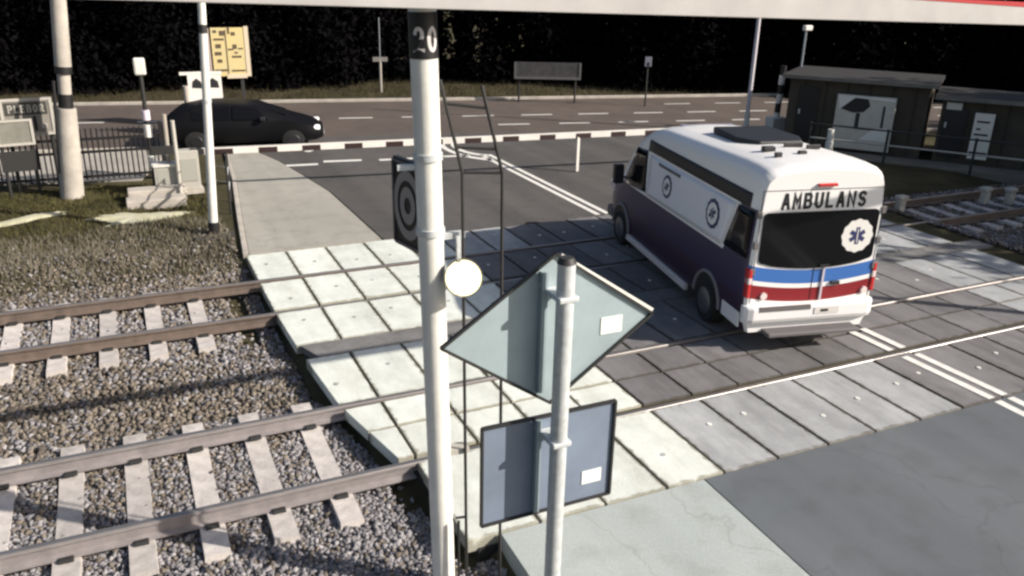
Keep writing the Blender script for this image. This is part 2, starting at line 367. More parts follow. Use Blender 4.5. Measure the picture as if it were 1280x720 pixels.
first = True; m_slp_name = None
def sleepers(xl, yc, lab, z=-.168):
    global first
    for i, x in enumerate(xl):
        if first: o = SL; first = False
        else:
            o = SL.copy(); COL.objects.link(o)
            for ch in CLS:
                c = ch.copy(); COL.objects.link(c); c.parent = o
        o.location = (x, yc, z); tag(o, lab.format(ORD[i]), 'sleeper', 'concrete sleepers under the rails')
sleepers([1.32-.64*k for k in range(1, 10)], YF, 'pale concrete sleeper of the far track, {} left of the crossing')
sleepers([1.55-.635*k for k in range(0, 10)], YN, 'pale concrete sleeper of the near track, {} left of the crossing')
sleepers([16.0+.64*k for k in range(0, 14)], YF, 'concrete sleeper of the far track, {} to the right of the crossing')

# ------------------------------------------------------------------ ballast: stones as one stuff mesh
def stones(name, regions, size, m, step, rust):
    pts = []
    for (x0, x1, y0, y1, test) in regions:
        gx, gy = np.meshgrid(np.arange(x0, x1, step), np.arange(y0, y1, step))
        P = np.stack([gx.ravel(), gy.ravel()], 1)+rng.uniform(-.5, .5, (gx.size, 2))*step*1.0
        pts.append(P[test(P[:,0], P[:,1])])
    P = np.concatenate(pts)
    on_ = np.zeros(len(P), bool)                       # sleepers are swept nearly clean
    for yc, xs0, stp in ((YF, 1.32, .64), (YN, 1.55, .635), (YF, 16.0, .64)):
        ph_ = np.abs((P[:,0]-xs0)/stp-np.round((P[:,0]-xs0)/stp))*stp
        on_ |= (ph_ < .115) & (np.abs(P[:,1]-yc) < 1.27)
    P = P[~on_ | (rng.random(len(P)) < .05)]; n = len(P)
    z = gheight(P[:,0], P[:,1])+.02
    # ballast shoulders: up to the sleeper tops inside each track
    for yc in (YF, YN):
        z = np.maximum(z, -.262-.085*np.clip((np.abs(P[:,1]-yc)-1.2)/1.1, 0, 1))
    z += rng.uniform(-.02, .03, n)
    base = np.array([(-1,-1,-1),(1,-1,-1),(1,1,-1),(-1,1,-1),(-1,-1,1),(1,-1,1),(1,1,1),(-1,1,1)], float)*.5
    sc = size*rng.uniform(.55, 1.25, (n, 1, 3))*np.array([1, 1, .8])
    V = (base[None]+rng.uniform(-.22, .22, (n, 8, 3)))*sc
    q = rng.normal(size=(n, 4)); q /= np.linalg.norm(q, axis=1, keepdims=True); a, b, c, d = q.T
    R = np.stack([1-2*(c*c+d*d), 2*(b*c-a*d), 2*(b*d+a*c), 2*(b*c+a*d), 1-2*(b*b+d*d), 2*(c*d-a*b), 2*(b*d-a*c), 2*(c*d+a*b), 1-2*(b*b+c*c)], 1).reshape(n, 3, 3)
    V = np.einsum('nij,nkj->nki', R, V)+np.concatenate([P, z[:,None]], 1)[:,None]
    Fq = np.array([(3,2,1,0),(4,5,6,7),(0,1,5,4),(1,2,6,5),(2,3,7,6),(3,0,4,7)])
    Fc = (Fq[None]+8*np.arange(n)[:,None,None]).reshape(-1, 4)
    me = bpy.data.meshes.new(name); me.vertices.add(n*8); me.vertices.foreach_set('co', V.astype(np.float32).ravel())
    me.loops.add(len(Fc)*4); me.loops.foreach_set('vertex_index', Fc.astype(np.int32).ravel())
    me.polygons.add(len(Fc)); me.polygons.foreach_set('loop_start', np.arange(0, len(Fc)*4, 4, dtype=np.int32))
    me.update(calc_edges=True)
    at_ = me.attributes.new('tone', 'FLOAT', 'FACE'); at_.data.foreach_set('value', np.repeat(np.where(rng.random(n) < rust(P[:,0], P[:,1]), rng.random(n)*.49, .5+rng.random(n)*.5), 6).astype(np.float32))
    me.materials.append(m); o = bpy.data.objects.new(name, me); COL.objects.link(o); return struct(o, 'stuff')
def stone_mat(name, ramp):
    m = mat(name, (.2,.2,.2), .9, spec=.25); n = m.node_tree.nodes; L = m.node_tree.links
    a = n.new('ShaderNodeAttribute'); a.attribute_name = 'tone'; cr = n.new('ShaderNodeValToRGB')
    for i, (p, c) in enumerate(ramp):
        e = cr.color_ramp.elements[i] if i < 2 else cr.color_ramp.elements.new(p)
        e.position = p; e.color = (*c, 1)
    L.new(a.outputs['Fac'], cr.inputs['Fac']); L.new(cr.outputs['Color'], n['Principled BSDF'].inputs['Base Color']); return m
m_st = stone_mat('ballast_stone', [(0,(.10,.084,.068)),(1,(.34,.32,.32)),(.22,(.15,.125,.10)),(.45,(.23,.195,.155)),(.52,(.13,.122,.128)),(.8,(.25,.238,.245))])
stones('ballast', [(-3.4, 2.75, 3.4, 9.6, lambda x, y: (x < np.interp(y, [3,5.85,5.9,7.2,9.,11.5], [2.62,2.68,2.34,2.28,1.88,1.7])-.02))], .048, m_st, .033, lambda x, y: .12+.5*np.clip((y-7.0)/3+.25*np.sin(x*1.3+y), 0, 1))
stones('ballast', [(-5.6, 1.72, 9.6, 14.7, lambda x, y: (x < np.interp(y, [9.,11.5,15.1], [1.9,1.72,1.68])-.02)),
                   (15.6, 25, 9.2, 14.4, lambda x, y: x > 15.6)], .056, m_st, .046, lambda x, y: .62+.25*np.sin(x*.9+y*1.4))
stones('gravel', [(-5.6, 1.62, 14.6, 17.4, lambda x, y: rng.random(len(x)) < np.clip((17.2-y)/4.5, .03, .5))], .045, m_st, .062, lambda x, y: .75+0*x)
# ------------------------------------------------------------------ grass
def blades(name, x0, x1, y0, y1, n, hmin, hmax, m, test, lean=.5):
    P = np.stack([rng.uniform(x0, x1, n), rng.uniform(y0, y1, n)], 1); P = P[test(P[:,0], P[:,1])]; n = len(P)
    z = gheight(P[:,0], P[:,1])-.01; h = rng.uniform(hmin, hmax, n); a = rng.uniform(0, 2*np.pi, n); wd = rng.uniform(.006, .014, n)
    dx, dy = np.cos(a)*wd, np.sin(a)*wd; lx, ly = rng.normal(0, lean, n)*h, rng.normal(0, lean, n)*h
    V = np.stack([np.stack([P[:,0]-dx, P[:,1]-dy, z], 1), np.stack([P[:,0]+dx, P[:,1]+dy, z], 1), np.stack([P[:,0]+lx, P[:,1]+ly, z+h], 1)], 1)
    b = MB(); b.v = list(map(tuple, V.reshape(-1, 3))); b.f = [(3*i, 3*i+1, 3*i+2) for i in range(n)]; b.mi = [0]*n
    o = b.build(name, m, fix=False); return struct(o, 'stuff')
m_gr = mat('grass_blade', (.045,.045,.014), .8, spec=.2, col2=(.105,.09,.036), vscale=1.0)
m_dry = mat('dry_grass_blade', (.10,.09,.065), .9, spec=.2, col2=(.24,.21,.16), vscale=1.6)
blades('grass', -7, 1.5, 16.9, 21.4, 30000, .03, .11, m_gr, lambda x, y: (x < 1.6) & ~(((x+.0-.15)**2/1.5+(y-18.35)**2/.5) < .45) & ~(((x+2.3)**2/1.5+(y-18.9)**2/.1) < .5))
blades('dry_grass', -6.5, 1.6, 13.9, 17.8, 21000, .04, .17, m_dry, lambda x, y: (x < 1.62+.08*(y-15)) & (rng.random(len(x)) < np.clip((y-13.7)/1.6, .1, 1)), .35)
# bare sandy patches
m_sand = mat('pale_sand', (.44,.42,.27), 1, spec=.1, col2=(.55,.52,.40), vscale=3, bump=.6, bscale=10)
def patch(cx, cy, rx, ry, rot=0., k=64):
    P = []
    for i in range(k):
        t = 2*math.pi*i/k; q = .92+.14*math.sin(3*t+cx)+.09*math.sin(7*t+cy)+.07*math.sin(13*t)+random.uniform(-.07,.07)
        x, y = math.cos(t)*rx*q, math.sin(t)*ry*q; P.append((cx+x*math.cos(rot)-y*math.sin(rot), cy+x*math.sin(rot)+y*math.cos(rot)))
    b = MB(); zc = float(gheight(np.array([cx]), np.array([cy]))[0])
    rings = [(1, -.012), (.75, .03), (.35, .05)]
    rr = []
    for s_, dz in rings:
        k0 = len(b.v)
        for x, y in P:
            xx, yy = cx+(x-cx)*s_, cy+(y-cy)*s_; b.v.append((xx, yy, float(gheight(np.array([xx]), np.array([yy]))[0])+dz))
        rr.append(k0)
    for A, B in zip(rr, rr[1:]):
        for i in range(k): b.f.append((A+i, A+(i+1) % k, B+(i+1) % k, B+i)); b.mi.append(0)
    b.f.append(tuple(rr[-1]+i for i in range(k))); b.mi.append(0)
    return struct(b.build('sand', m_sand, smooth=True))
patch(.15, 18.35, 1.05, .55, -.05); patch(-2.25, 18.95, 1.15, .2, .12)

# ------------------------------------------------------------------ woodland behind: one dark mass
base = np.array([(-45,47),(-30,43),(-14,39.5),(-2,37.0),(8,36.0),(14,37.0),(18.5,33.5),(24,29.5),(30,25),(38,20),(50,12)], float)
for _ in range(3): base = np.concatenate([base[:1], np.stack([base[:-1]*.75+base[1:]*.25, base[:-1]*.25+base[1:]*.75], 1).reshape(-1, 2), base[-1:]])
seg = np.diff(base, axis=0); sl_ = np.hypot(*seg.T); cum = np.concatenate([[0], np.cumsum(sl_)])
def along(s):
    i = np.clip(np.searchsorted(cum, s)-1, 0, len(seg)-1); t = (s-cum[i])/sl_[i]; P = base[i]+seg[i]*t[:,None]
    nrm = np.stack([-seg[i][:,1], seg[i][:,0]], 1)/sl_[i][:,None]; return P, nrm
N = 330000; s = rng.uniform(0, cum[-1], N); P, nrm = along(s)
top_h = 9+2.2*np.sin(s*.55)+1.6*np.sin(s*1.27+1)+rng.normal(0, .4, N)
zz = top_h*rng.random(N)**1.15; dep = rng.gamma(2., 1.1, N)+.4*np.sin(s*1.9+zz*.8)+.5*np.sin(s*.8-zz*.5)+.10*zz
C = np.concatenate([P+nrm*dep[:,None], zz[:,None]], 1)
sz = rng.uniform(.07, .19, N); A = rng.normal(size=(N, 3)); A /= np.linalg.norm(A, axis=1, keepdims=True)
B = rng.normal(size=(N, 3)); B -= A*(A*B).sum(1, keepdims=True); B /= np.linalg.norm(B, axis=1, keepdims=True)
V = np.stack([C-A*sz[:,None], C+B*sz[:,None]*.5, C+A*sz[:,None], C-B*sz[:,None]*.5], 1).reshape(-1, 3)
# inner boughs, large and dense, close the mass
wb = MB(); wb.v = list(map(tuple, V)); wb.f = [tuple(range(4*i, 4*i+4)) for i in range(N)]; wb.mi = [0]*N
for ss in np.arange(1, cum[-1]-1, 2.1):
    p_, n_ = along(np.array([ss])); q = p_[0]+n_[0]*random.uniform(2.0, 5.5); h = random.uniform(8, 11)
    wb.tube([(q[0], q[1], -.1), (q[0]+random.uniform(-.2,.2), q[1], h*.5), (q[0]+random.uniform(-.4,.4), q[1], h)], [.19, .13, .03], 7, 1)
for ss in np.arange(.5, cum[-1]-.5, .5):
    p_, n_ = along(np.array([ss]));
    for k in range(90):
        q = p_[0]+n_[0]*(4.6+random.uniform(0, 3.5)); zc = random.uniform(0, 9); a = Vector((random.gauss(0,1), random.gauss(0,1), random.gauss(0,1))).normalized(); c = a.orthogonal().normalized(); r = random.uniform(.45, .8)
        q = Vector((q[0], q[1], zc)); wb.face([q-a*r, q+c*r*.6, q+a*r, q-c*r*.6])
m_wood = mat('shade_dark_leaf', (.003,.003,.0035), 1, spec=.0, col2=(.0065,.006,.0068), vscale=.35)  # near-black: the deep shade of the wood is put into the leaf colour
m_trk = mat('dark_bark', (.012,.010,.010), 1, spec=.1)
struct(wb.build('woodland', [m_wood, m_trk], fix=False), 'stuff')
# unseen broadleaf trees added beyond the right edge to shade the shed and far track
for i, (tx, ty, th) in enumerate(((30,6.5,10),(33.5,8.0,9),(38,10.5,9),(27.5,2.5,8.5),(33.5,3.,11),(26,5.2,8.5),(24.6,6.6,7),(29.5,9.2,8.5),(36,5.5,12))):
    t = empty('added_shade_tree', (tx, ty, -.05)); q = MB()
    q.tube([(0,0,0),(.1,.1,th*.35),(.0,.2,th*.7),(.1,.1,th*.95)], [.26,.2,.12,.03], 10); 
    for k in range(9):
        a_ = k*2.4; z0 = th*(.3+.06*k); q.tube([(.05,.1,z0),(math.cos(a_)*1.4,math.sin(a_)*1.4,z0+.8),(math.cos(a_)*2.4,math.sin(a_)*2.4,z0+1.1)], [.09,.06,.02], 6)
    q.build('trunk', m_trk, t)
    n_ = 5200; cl = rng.normal(size=(60,3))*np.array([1.5,1.5,th*.17])+np.array([0,0,th*.6]); cc = cl[rng.integers(0,60,n_)]+rng.normal(0,.5,(n_,3))
    A = rng.normal(size=(n_,3)); A /= np.linalg.norm(A,axis=1,keepdims=True); B = rng.normal(size=(n_,3)); B -= A*(A*B).sum(1,keepdims=True); B /= np.linalg.norm(B,axis=1,keepdims=True); z_ = rng.uniform(.12,.3,(n_,1))
    q = MB(); q.v = list(map(tuple, np.stack([cc-A*z_, cc+B*z_*.5, cc+A*z_, cc-B*z_*.5],1).reshape(-1,3))); q.f = [tuple(range(4*k,4*k+4)) for k in range(n_)]; q.mi = [0]*n_
    q.build('crown', mat('tree_leaf', (.03,.04,.015), 1, spec=.1, col2=(.06,.07,.025), vscale=.6), t, fix=False)
    tag(t, 'unseen broadleaf tree added at right to shade the shed and far track', 'tree', 'unseen trees added to shade the shed')
# low rough verge in front of the wood
m_vg = mat('dark_verge_blade', (.03,.024,.013), .9, spec=.2, col2=(.06,.05,.028), vscale=.4)
def verge_test(x, y):
    c, sn = math.cos(-.20), math.sin(-.20); s_ = -(x-10.9)*sn+(y-28.0)*c; return s_ > 3.8
blades('grass', -14, 34, 22, 41, 70000, .08, .28, m_vg, verge_test, .4)

# ------------------------------------------------------------------ ambulance
VX, VY, VPSI = 7.416, 8.339, .2112
HWZ = ([.28,.40,.6,1.0,1.3,1.6,2.0,2.2,2.32,2.42,2.50,2.57,2.62,2.645,2.655], [.93,.97,1.0,1.0,.99,.98,.955,.94,.93,.915,.885,.80,.58,.28,.0])
TOP = ([-.1,0,.12,.5,3.6,4.0,4.3,4.6,5.0,5.25,5.5,5.8,5.92,6.0], [2.50,2.56,2.63,2.655,2.53,2.45,2.33,2.12,1.72,1.42,1.30,1.12,.98,.72])
NAR = ([-.1,0,.03,.10,.25,4.6,5.2,5.6,5.85,5.95,6.0], [.90,.94,.965,.99,1,1,.98,.945,.88,.80,.70])
def top_(Y): return float(np.interp(Y, *TOP))
def nar_(Y): return float(np.interp(Y, *NAR))
def zmap(z, Y):
    T = top_(Y); zb = .62
    return z if z < zb else zb+(z-zb)*(T-zb)/(2.655-zb)
def zinv(z, Y):
    T = top_(Y); zb = .62
    return z if z < zb else zb+(z-zb)*(2.655-zb)/(T-zb)
def hw(Y, z): return float(np.interp(zinv(z, Y), *HWZ))*nar_(Y)
AMB = empty('ambulance', (VX, VY, 0), -VPSI)
# local axes: x right from the van's left side (centre at 1), y forward, z up
Ys = [0,.02,.06,.12,.2,.4]+[.7+.35*i for i in range(9)]+[3.75,3.9,4.05,4.2,4.35,4.5,4.7,4.9,5.1,5.25,5.4,5.6,5.75,5.85,5.92,5.97,6.0]
b = MB(); rings = []
zz_ = HWZ[0]; zf = list(np.interp(np.linspace(0, len(zz_)-1, 43), range(len(zz_)), zz_))
for Yv in Ys:
    k = len(b.v)
    for z in zf: b.v.append((1-float(np.interp(z, *HWZ))*nar_(Yv), Yv, zmap(z, Yv)))
    for z in reversed(zf[:-1]): b.v.append((1+float(np.interp(z, *HWZ))*nar_(Yv), Yv, zmap(z, Yv)))
    rings.append((k, len(b.v)-k))
n = rings[0][1]
for (a, _), (c, _) in zip(rings, rings[1:]):
    for j in range(n): b.f.append((a+j, a+(j+1) % n, c+(j+1) % n, c+j)); b.mi.append(0)
b.f.append(tuple(rings[0][0]+j for j in range(n))); b.mi.append(0)
b.f.append(tuple(rings[-1][0]+j for j in range(n))); b.mi.append(0)
def livery():
    """vehicle paint: white above, dark wine and navy bands low on the flanks"""
    m = mat('ambulance_paint', (.80,.78,.76), .42, coat=.12); N_ = m.node_tree.nodes; L = m.node_tree.links
    tc = N_.new('ShaderNodeTexCoord'); sp = N_.new('ShaderNodeSeparateXYZ'); L.new(tc.outputs['Object'], sp.inputs[0])
    def mth(op, a, bb):
        q = N_.new('ShaderNodeMath'); q.operation = op
        for i, v in enumerate((a, bb)):
            if isinstance(v, (int, float)): q.inputs[i].default_value = v
            else: L.new(v, q.inputs[i])
        return q.outputs[0]
    x, y, z = sp.outputs
    def mix(f, a, bcol):
        q = N_.new('ShaderNodeMix'); q.data_type = 'RGBA'; L.new(f, q.inputs['Factor'])
        if isinstance(a, tuple): q.inputs['A'].default_value = a
        else: L.new(a, q.inputs['A'])
        q.inputs['B'].default_value = bcol; return q.outputs['Result']
    side = mth('GREATER_THAN', mth('ABSOLUTE', mth('SUBTRACT', x, 1), 0), .82)
    notrear = mth('GREATER_THAN', y, .05)
    fl = mth('MULTIPLY', side, notrear)
    belt = mth('SUBTRACT', 1.27, mth('MULTIPLY', y, .008))
    low = mth('MULTIPLY', fl, mth('LESS_THAN', z, belt))
    lo2 = mth('MULTIPLY', fl, mth('LESS_THAN', z, .78))
    rq = mth('MULTIPLY', mth('LESS_THAN', y, mth('ADD', .47, mth('MULTIPLY', mth('SUBTRACT', 2.03, z), .42))), mth('LESS_THAN', z, 2.03))
    low = mth('MAXIMUM', low, mth('MULTIPLY', fl, rq))
    c = mix(low, (.80,.78,.76,1), (.026,.018,.062,1)); c = mix(lo2, c, (.030,.012,.034,1))
    rr = mth('LESS_THAN', y, .06)
    # rear: blue band, white stripe, red band
    sag = mth('MULTIPLY', mth('POWER', mth('SUBTRACT', x, 1), 2.), .11)
    zz2 = mth('SUBTRACT', z, sag)
    for lo, hi, colr in ((.965,1.165,(.04,.14,.42,1)), (.70,.90,(.22,.008,.013,1))):
        f = mth('MULTIPLY', rr, mth('MULTIPLY', mth('GREATER_THAN', zz2, lo), mth('LESS_THAN', zz2, hi)))
        c = mix(f, c, colr)
    L.new(c, N_['Principled BSDF'].inputs['Base Color']); return m
m_amb = livery()
m_wpaint = mat('white_vehicle_paint', (.78,.76,.75), .3, coat=.4)
m_glass = mat('dark_vehicle_glass', (.005,.005,.006), .1, spec=.22)
m_trim = mat('black_plastic', (.016,.015,.017), .5)
m_gtrim = mat('grey_plastic', (.13,.12,.12), .5)
m_tyre = mat('tyre_rubber', (.014,.014,.014), .9)
m_rim = mat('steel_rim', (.16,.155,.16), .4, metal=.6)
m_rlamp = mat('red_lamp_glass', (.5,.03,.03), .15)
m_clamp = mat('pale_lamp_glass', (.75,.62,.60), .15)
m_blue = mat('blue_lamp_glass', (.02,.03,.10), .12)
m_navy = mat('navy_emblem', (.025,.03,.11), .5)
b.build('body', m_amb, AMB, smooth=True)
def spatch(quad, side, off, m, name, nu=14, nv=8, parent=None, th=None):
    """patch over the flank: quad of (Y, z), TL TR BR BL"""
    P = MB(); q = [Vector(c) for c in quad]
    for j in range(nv+1):
        for i in range(nu+1):
            u, v = i/nu, j/nv; p = (q[0]*(1-u)+q[1]*u)*(1-v)+(q[3]*(1-u)+q[2]*u)*v
            x = hw(p.x, p.y)+off; P.v.append((1+side*x, p.x, p.y))
    for j in range(nv):
        for i in range(nu): a = j*(nu+1)+i; P.f.append((a, a+1, a+nu+2, a+nu+1)); P.mi.append(0)
    o = P.build(name, m, parent or AMB, smooth=True)
    sd = o.modifiers.new('thickness', 'SOLIDIFY'); sd.thickness = .012; sd.offset = 0
    return o
def rpatch(poly, y, m, name, parent=None, th=.014):
    P = MB(); k = len(poly); P.v = [(x, y, z) for x, z in poly]+[(x, y-th, z) for x, z in poly]
    P.f = [tuple(range(k)), tuple(range(k, 2*k))]+[(i, (i+1) % k, k+(i+1) % k, k+i) for i in range(k)]; P.mi = [0]*len(P.f)
    return P.build(name, m, parent or AMB)
def roundpoly(x0, x1, z0, z1, r, sag=0., n=6):
    P = []
    for cx, cz, a0 in ((x1-r,z1-r,0),(x0+r,z1-r,90),(x0+r,z0+r,180)):
        P += [(cx+r*math.cos(math.radians(a0+90*i/n)), cz+r*math.sin(math.radians(a0+90*i/n))) for i in range(n+1)]
    if sag:
        for i in range(1, 12):
            x = x0+r+(x1-x0-2*r)*i/12; P.append((x, z0-sag*(1-((x-(x0+x1)/2)/((x1-x0)/2))**2)))
    P += [(x1-r+r*math.cos(math.radians(270+90*i/n)), z0+r+r*math.sin(math.radians(270+90*i/n))) for i in range(n+1)]
    return P
# rear: doors' glazing, handle seam, lettering, lamps, bumper
rw = rpatch(roundpoly(.135,1.865,1.29,2.0,.07,.10), -.002, m_glass, 'rear_window')
MB().box((1.135,-.022,.72),(1.165,-.002,1.20)).build('door_seam', mat('seam_paint', (.55,.5,.55), .4), AMB)
for x in (.075, 1.925):
    for z in (1.18, 1.55, 1.98): MB().box((x-.035,-.018,z-.05),(x+.035,.03,z+.05)).build('door_hinge', m_gtrim, AMB, bevel=.008)
for a_, b_ in (((.09,2.30),(1.91,2.30)),((.09,.72),(.09,2.30)),((1.91,.72),(1.91,2.30)),((1.0,.72),(1.0,1.2))):
    MB().bar((a_[0],-.0005,a_[1]),(b_[0],-.0005,b_[1]), .010, .006).build('panel_gap', m_trim, AMB)
MB().box((.86,-.05,2.345),(1.14,.0,2.385)).build('brake_lamp', m_rlamp, AMB, bevel=.01)
MB().box((1.06,-.05,1.21),(1.2,-.022,1.245)).build('rear_wiper', m_trim, AMB)
MB().box((1.28,-.035,.93),(1.42,-.0,.985)).build('door_handle', m_trim, AMB, bevel=.01)
lettering('AMBULANS', 1.26, .225, lambda x, y: (1.0+x, -.004, 2.15+y), 'lettering', m_letter, AMB, .19, .26)
def emblem(cx, cz, R, fn, parent, plate, ink, name='emblem'):
    """round medical badge: scalloped plate, six-armed star"""
    P = MB(); K = 48
    P.v = [fn(cx+math.cos(2*math.pi*i/K)*R*(1+.035*math.cos(12*2*math.pi*i/K)), cz+math.sin(2*math.pi*i/K)*R*(1+.035*math.cos(12*2*math.pi*i/K)), .003) for i in range(K)]
    P.f = [tuple(range(K))]; P.mi = [0]; o = P.build(name, plate, parent, fix=False)
    Q = MB()
    for a in (90, 30, 150):
        c, s_ = math.cos(math.radians(a)), math.sin(math.radians(a)); l, wv = R*.52, R*.13
        Q.face([fn(cx+c*u*l-s_*v*wv, cz+s_*u*l+c*v*wv, .005+.001*(a == 30)+.002*(a == 150)) for u, v in ((-1,-1),(1,-1),(1,1),(-1,1))])
    Q.face([fn(cx+R*.03*u, cz+R*.42*v, .0085) for u, v in ((-1,-1),(1,-1),(1,1),(-1,1))], 1)
    Q.build('star', [ink, plate], o, fix=False); return o
emblem(1.575, 1.63, .235, lambda x, z, d: (x, -.016-d, z), AMB, mat('badge_white', (.72,.70,.66), .5), m_navy)
for x0, x1 in ((-.0, .10), (1.90, 2.0)):
    MB().box((x0+.02,-.02,.80),(x1-.02,.10,1.22)).build('tail_lamp', [m_rlamp], AMB, bevel=.015)
    MB().box((x0+.02,-.022,1.0),(x1-.02,.095,1.1)).build('reversing_lamp', [m_clamp], AMB, bevel=.012)
for x in (.28, 1.83):
    MB().tube([(x,.0,.82),(x,-.03,.82)], .05, 16).build('fog_lamp', m_clamp, AMB)
bp = MB()
bp.v = []
prof = [(0.06,.69),(-.075,.69),(-.10,.66),(-.10,.5),(-.075,.44),(.06,.44)]
xsn = [.0,.04,.12,1.0,1.88,1.96,2.0]
for i, x in enumerate(xsn):
    ins = .08 if i in (0, 6) else .03 if i in (1, 5) else 0
    bp.v += [(x, y_+ins if y_ < 0 else y_, z_) for y_, z_ in prof]
for i in range(6):
    for j in range(6): a = i*6; bp.f.append((a+j, a+(j+1) % 6, a+6+(j+1) % 6, a+6+j)); bp.mi.append(0)
bp.f += [tuple(range(6)), tuple(range(36, 42))]; bp.mi += [0, 0]
BU = bp.build('rear_bumper', m_wpaint, AMB, bevel=.012)
MB().box((.2,-.105,.615),(.98,-.08,.685)).build('bumper_tread', m_gtrim, BU)
rpatch([(1.04,.54),(1.42,.54),(1.42,.64),(1.04,.64)], -.103, mat('number_plate', (.62,.58,.55), .5), 'number_plate', BU, .006)
MB().box((1.14,-.116,.575),(1.25,-.110,.61)).build('plate_marking', m_trim, BU)
MB().box((.32,-.22,.27),(1.72,.25,.33)).build('rear_step', m_gtrim, AMB, bevel=.015)
MB().box((.12,.05,.30),(1.88,5.7,.42)).build('underbody', m_black, AMB)
# flanks
for sd in (-1, 1):
    spatch([(3.95,2.22),(.22,2.22),(.22,2.03),(3.95,2.03)], sd, .006, m_trim, 'dark_roof_band', 16, 4)  # dark band along the flank just under the roof
    spatch([(.52,1.99),(.10,1.99),(.10,1.34),(.78,1.34)], sd, .006, m_glass, 'quarter_window', 4, 6)
    cw = spatch([(4.52,1.98),(3.98,2.02),(3.86,1.30),(5.02,1.22)], sd, .006, m_glass, 'cab_window', 8, 6)
    spatch([(3.4,1.93),(2.5,1.93),(2.5,1.88),(3.4,1.88)], sd, .012, m_gtrim, 'door_rail', 6, 2)
    pl = spatch([(3.83,1.985),(.60,1.985),(.84,1.31),(3.80,1.27)], sd, .004, mat('flank_panel', (.70,.70,.74), .35), 'side_panel', 18, 8)
    for cy, cz, R in ((2.95,1.63,.19), (1.22,1.66,.22)):
        fn = lambda y, z, d, sd=sd: (1+sd*(hw(y, z)+.012+d*1.2), y, z)
        emblem(cy, cz, R, fn, AMB, m_navy, m_navy, 'emblem_ring')
        e2 = emblem(cy, cz, R*.74, lambda y, z, d, fn=fn: fn(y, z, d+.004), AMB, m_wpaint, m_navy)
    MB().box((1+sd*.93 if sd > 0 else .0, 1.9, .19), (2.0 if sd > 0 else .07, 5.0, .31)).build('side_step', mat('step_plastic', (.62,.55,.54), .5), AMB, bevel=.02)
    MB().box((1+sd*.985-.015, .1, .33), (1+sd*.985+.015, .62, .55)).build('bumper_corner', m_wpaint, AMB, bevel=.01)
    for wy in (1.12, 4.95):
        P = MB(); K = 20
        pts = [(wy+.43*math.cos(math.pi*i/K), .36+.43*math.sin(math.pi*i/K)) for i in range(K+1)]
        xo = 1+sd*1.004
        P.tube([(xo, y_, z_) for y_, z_ in pts], .028, 8)
        P.v += []; P.build('wheel_arch', mat('arch_trim', (.20,.18,.19), .6), AMB, smooth=True)
        P = MB(); P.v = [(xo, y_, z_) for y_, z_ in pts]; P.f = [tuple(range(K+1))]; P.mi = [0]
        hole = P.build('arch_liner', m_black, AMB); sdm = hole.modifiers.new('t', 'SOLIDIFY'); sdm.thickness = .01
        wh = MB(); xw = 1+sd*.90
        wh.tube([(xw-.11,wy,.335),(xw-.10,wy,.335),(xw+.10,wy,.335),(xw+.13,wy,.335)] if sd > 0 else [(xw+.11,wy,.335),(xw+.10,wy,.335),(xw-.10,wy,.335),(xw-.13,wy,.335)], [.30,.335,.335,.30], 28)
        W = wh.build('wheel', m_tyre, AMB, smooth=True)
        MB().tube([(xw+sd*.125,wy,.335),(xw+sd*.14,wy,.335),(xw+sd*.15,wy,.335)], [.21,.19,.07], 20).build('rim', m_rim, W, smooth=True)
    mr = MB().tube([(1+sd*1.0,4.75,1.35),(1+sd*1.13,4.8,1.38)], .025, 8)
    mr.box((1+sd*1.17-.09,4.74,1.25),(1+sd*1.17+.09,4.86,1.60)); mr.build('wing_mirror', m_trim, AMB, bevel=.02)
    MB().box((1+sd*.80-.13,5.62,.86),(1+sd*.80+.13,5.90,1.06)).build('headlight', m_clamp, AMB, bevel=.03)
    MB().tube([(1+sd*.88,.35,2.36),(1+sd*.905,.35,2.36)], .035, 10).build('marker_lamp', m_trim, AMB)
# windscreen laid over the slope
P = MB(); nu, nv = 12, 8
for j in range(nv+1):
    Yv = 4.28+(5.2-4.28)*j/nv; T = top_(Yv)
    for i in range(nu+1):
        u = -.86+1.72*i/nu; x = u*nar_(Yv); z = zmap(float(np.interp(-abs(u), [-q for q in HWZ[1][2:]], HWZ[0][2:])), Yv)
        P.v.append((1+x, Yv+.008, z+.012))
for j in range(nv):
    for i in range(nu): a = j*(nu+1)+i; P.f.append((a, a+1, a+nu+2, a+nu+1)); P.mi.append(0)
P.build('windscreen', m_glass, AMB, smooth=True)
MB().box((.3,5.90,.55),(1.7,6.01,.85)).build('grille', m_trim, AMB, bevel=.02)
MB().box((.08,5.72,.30),(1.92,6.04,.52)).build('front_bumper', m_gtrim, AMB, bevel=.05)
# roof: dark air unit, light bar and small vents
MB().prism([(.75,1.45),(1.45,1.45),(1.6,1.8),(1.55,2.7),(.6,2.7),(.55,1.8)], 2.55, 2.66).build('roof_unit', m_trim, AMB, bevel=.03)
MB().box((.5,3.62,2.42),(1.5,3.82,2.50)).build('light_bar', mat('grey_beacon', (.30,.30,.36), .3), AMB, bevel=.03)
for x, y_, wv, dv in ((.62,.95,.18,.1),(.95,.62,.12,.07),(1.12,1.15,.3,.035),(1.35,1.0,.22,.03),(.55,.55,.1,.06)):
    MB().box((x-wv/2,y_-dv/2,2.62),(x+wv/2,y_+dv/2,2.69)).build('roof_vent', m_trim, AMB, bevel=.01)
tag(AMB, 'white ambulance with black rear glass and blue and red bands on the crossing', 'ambulance')

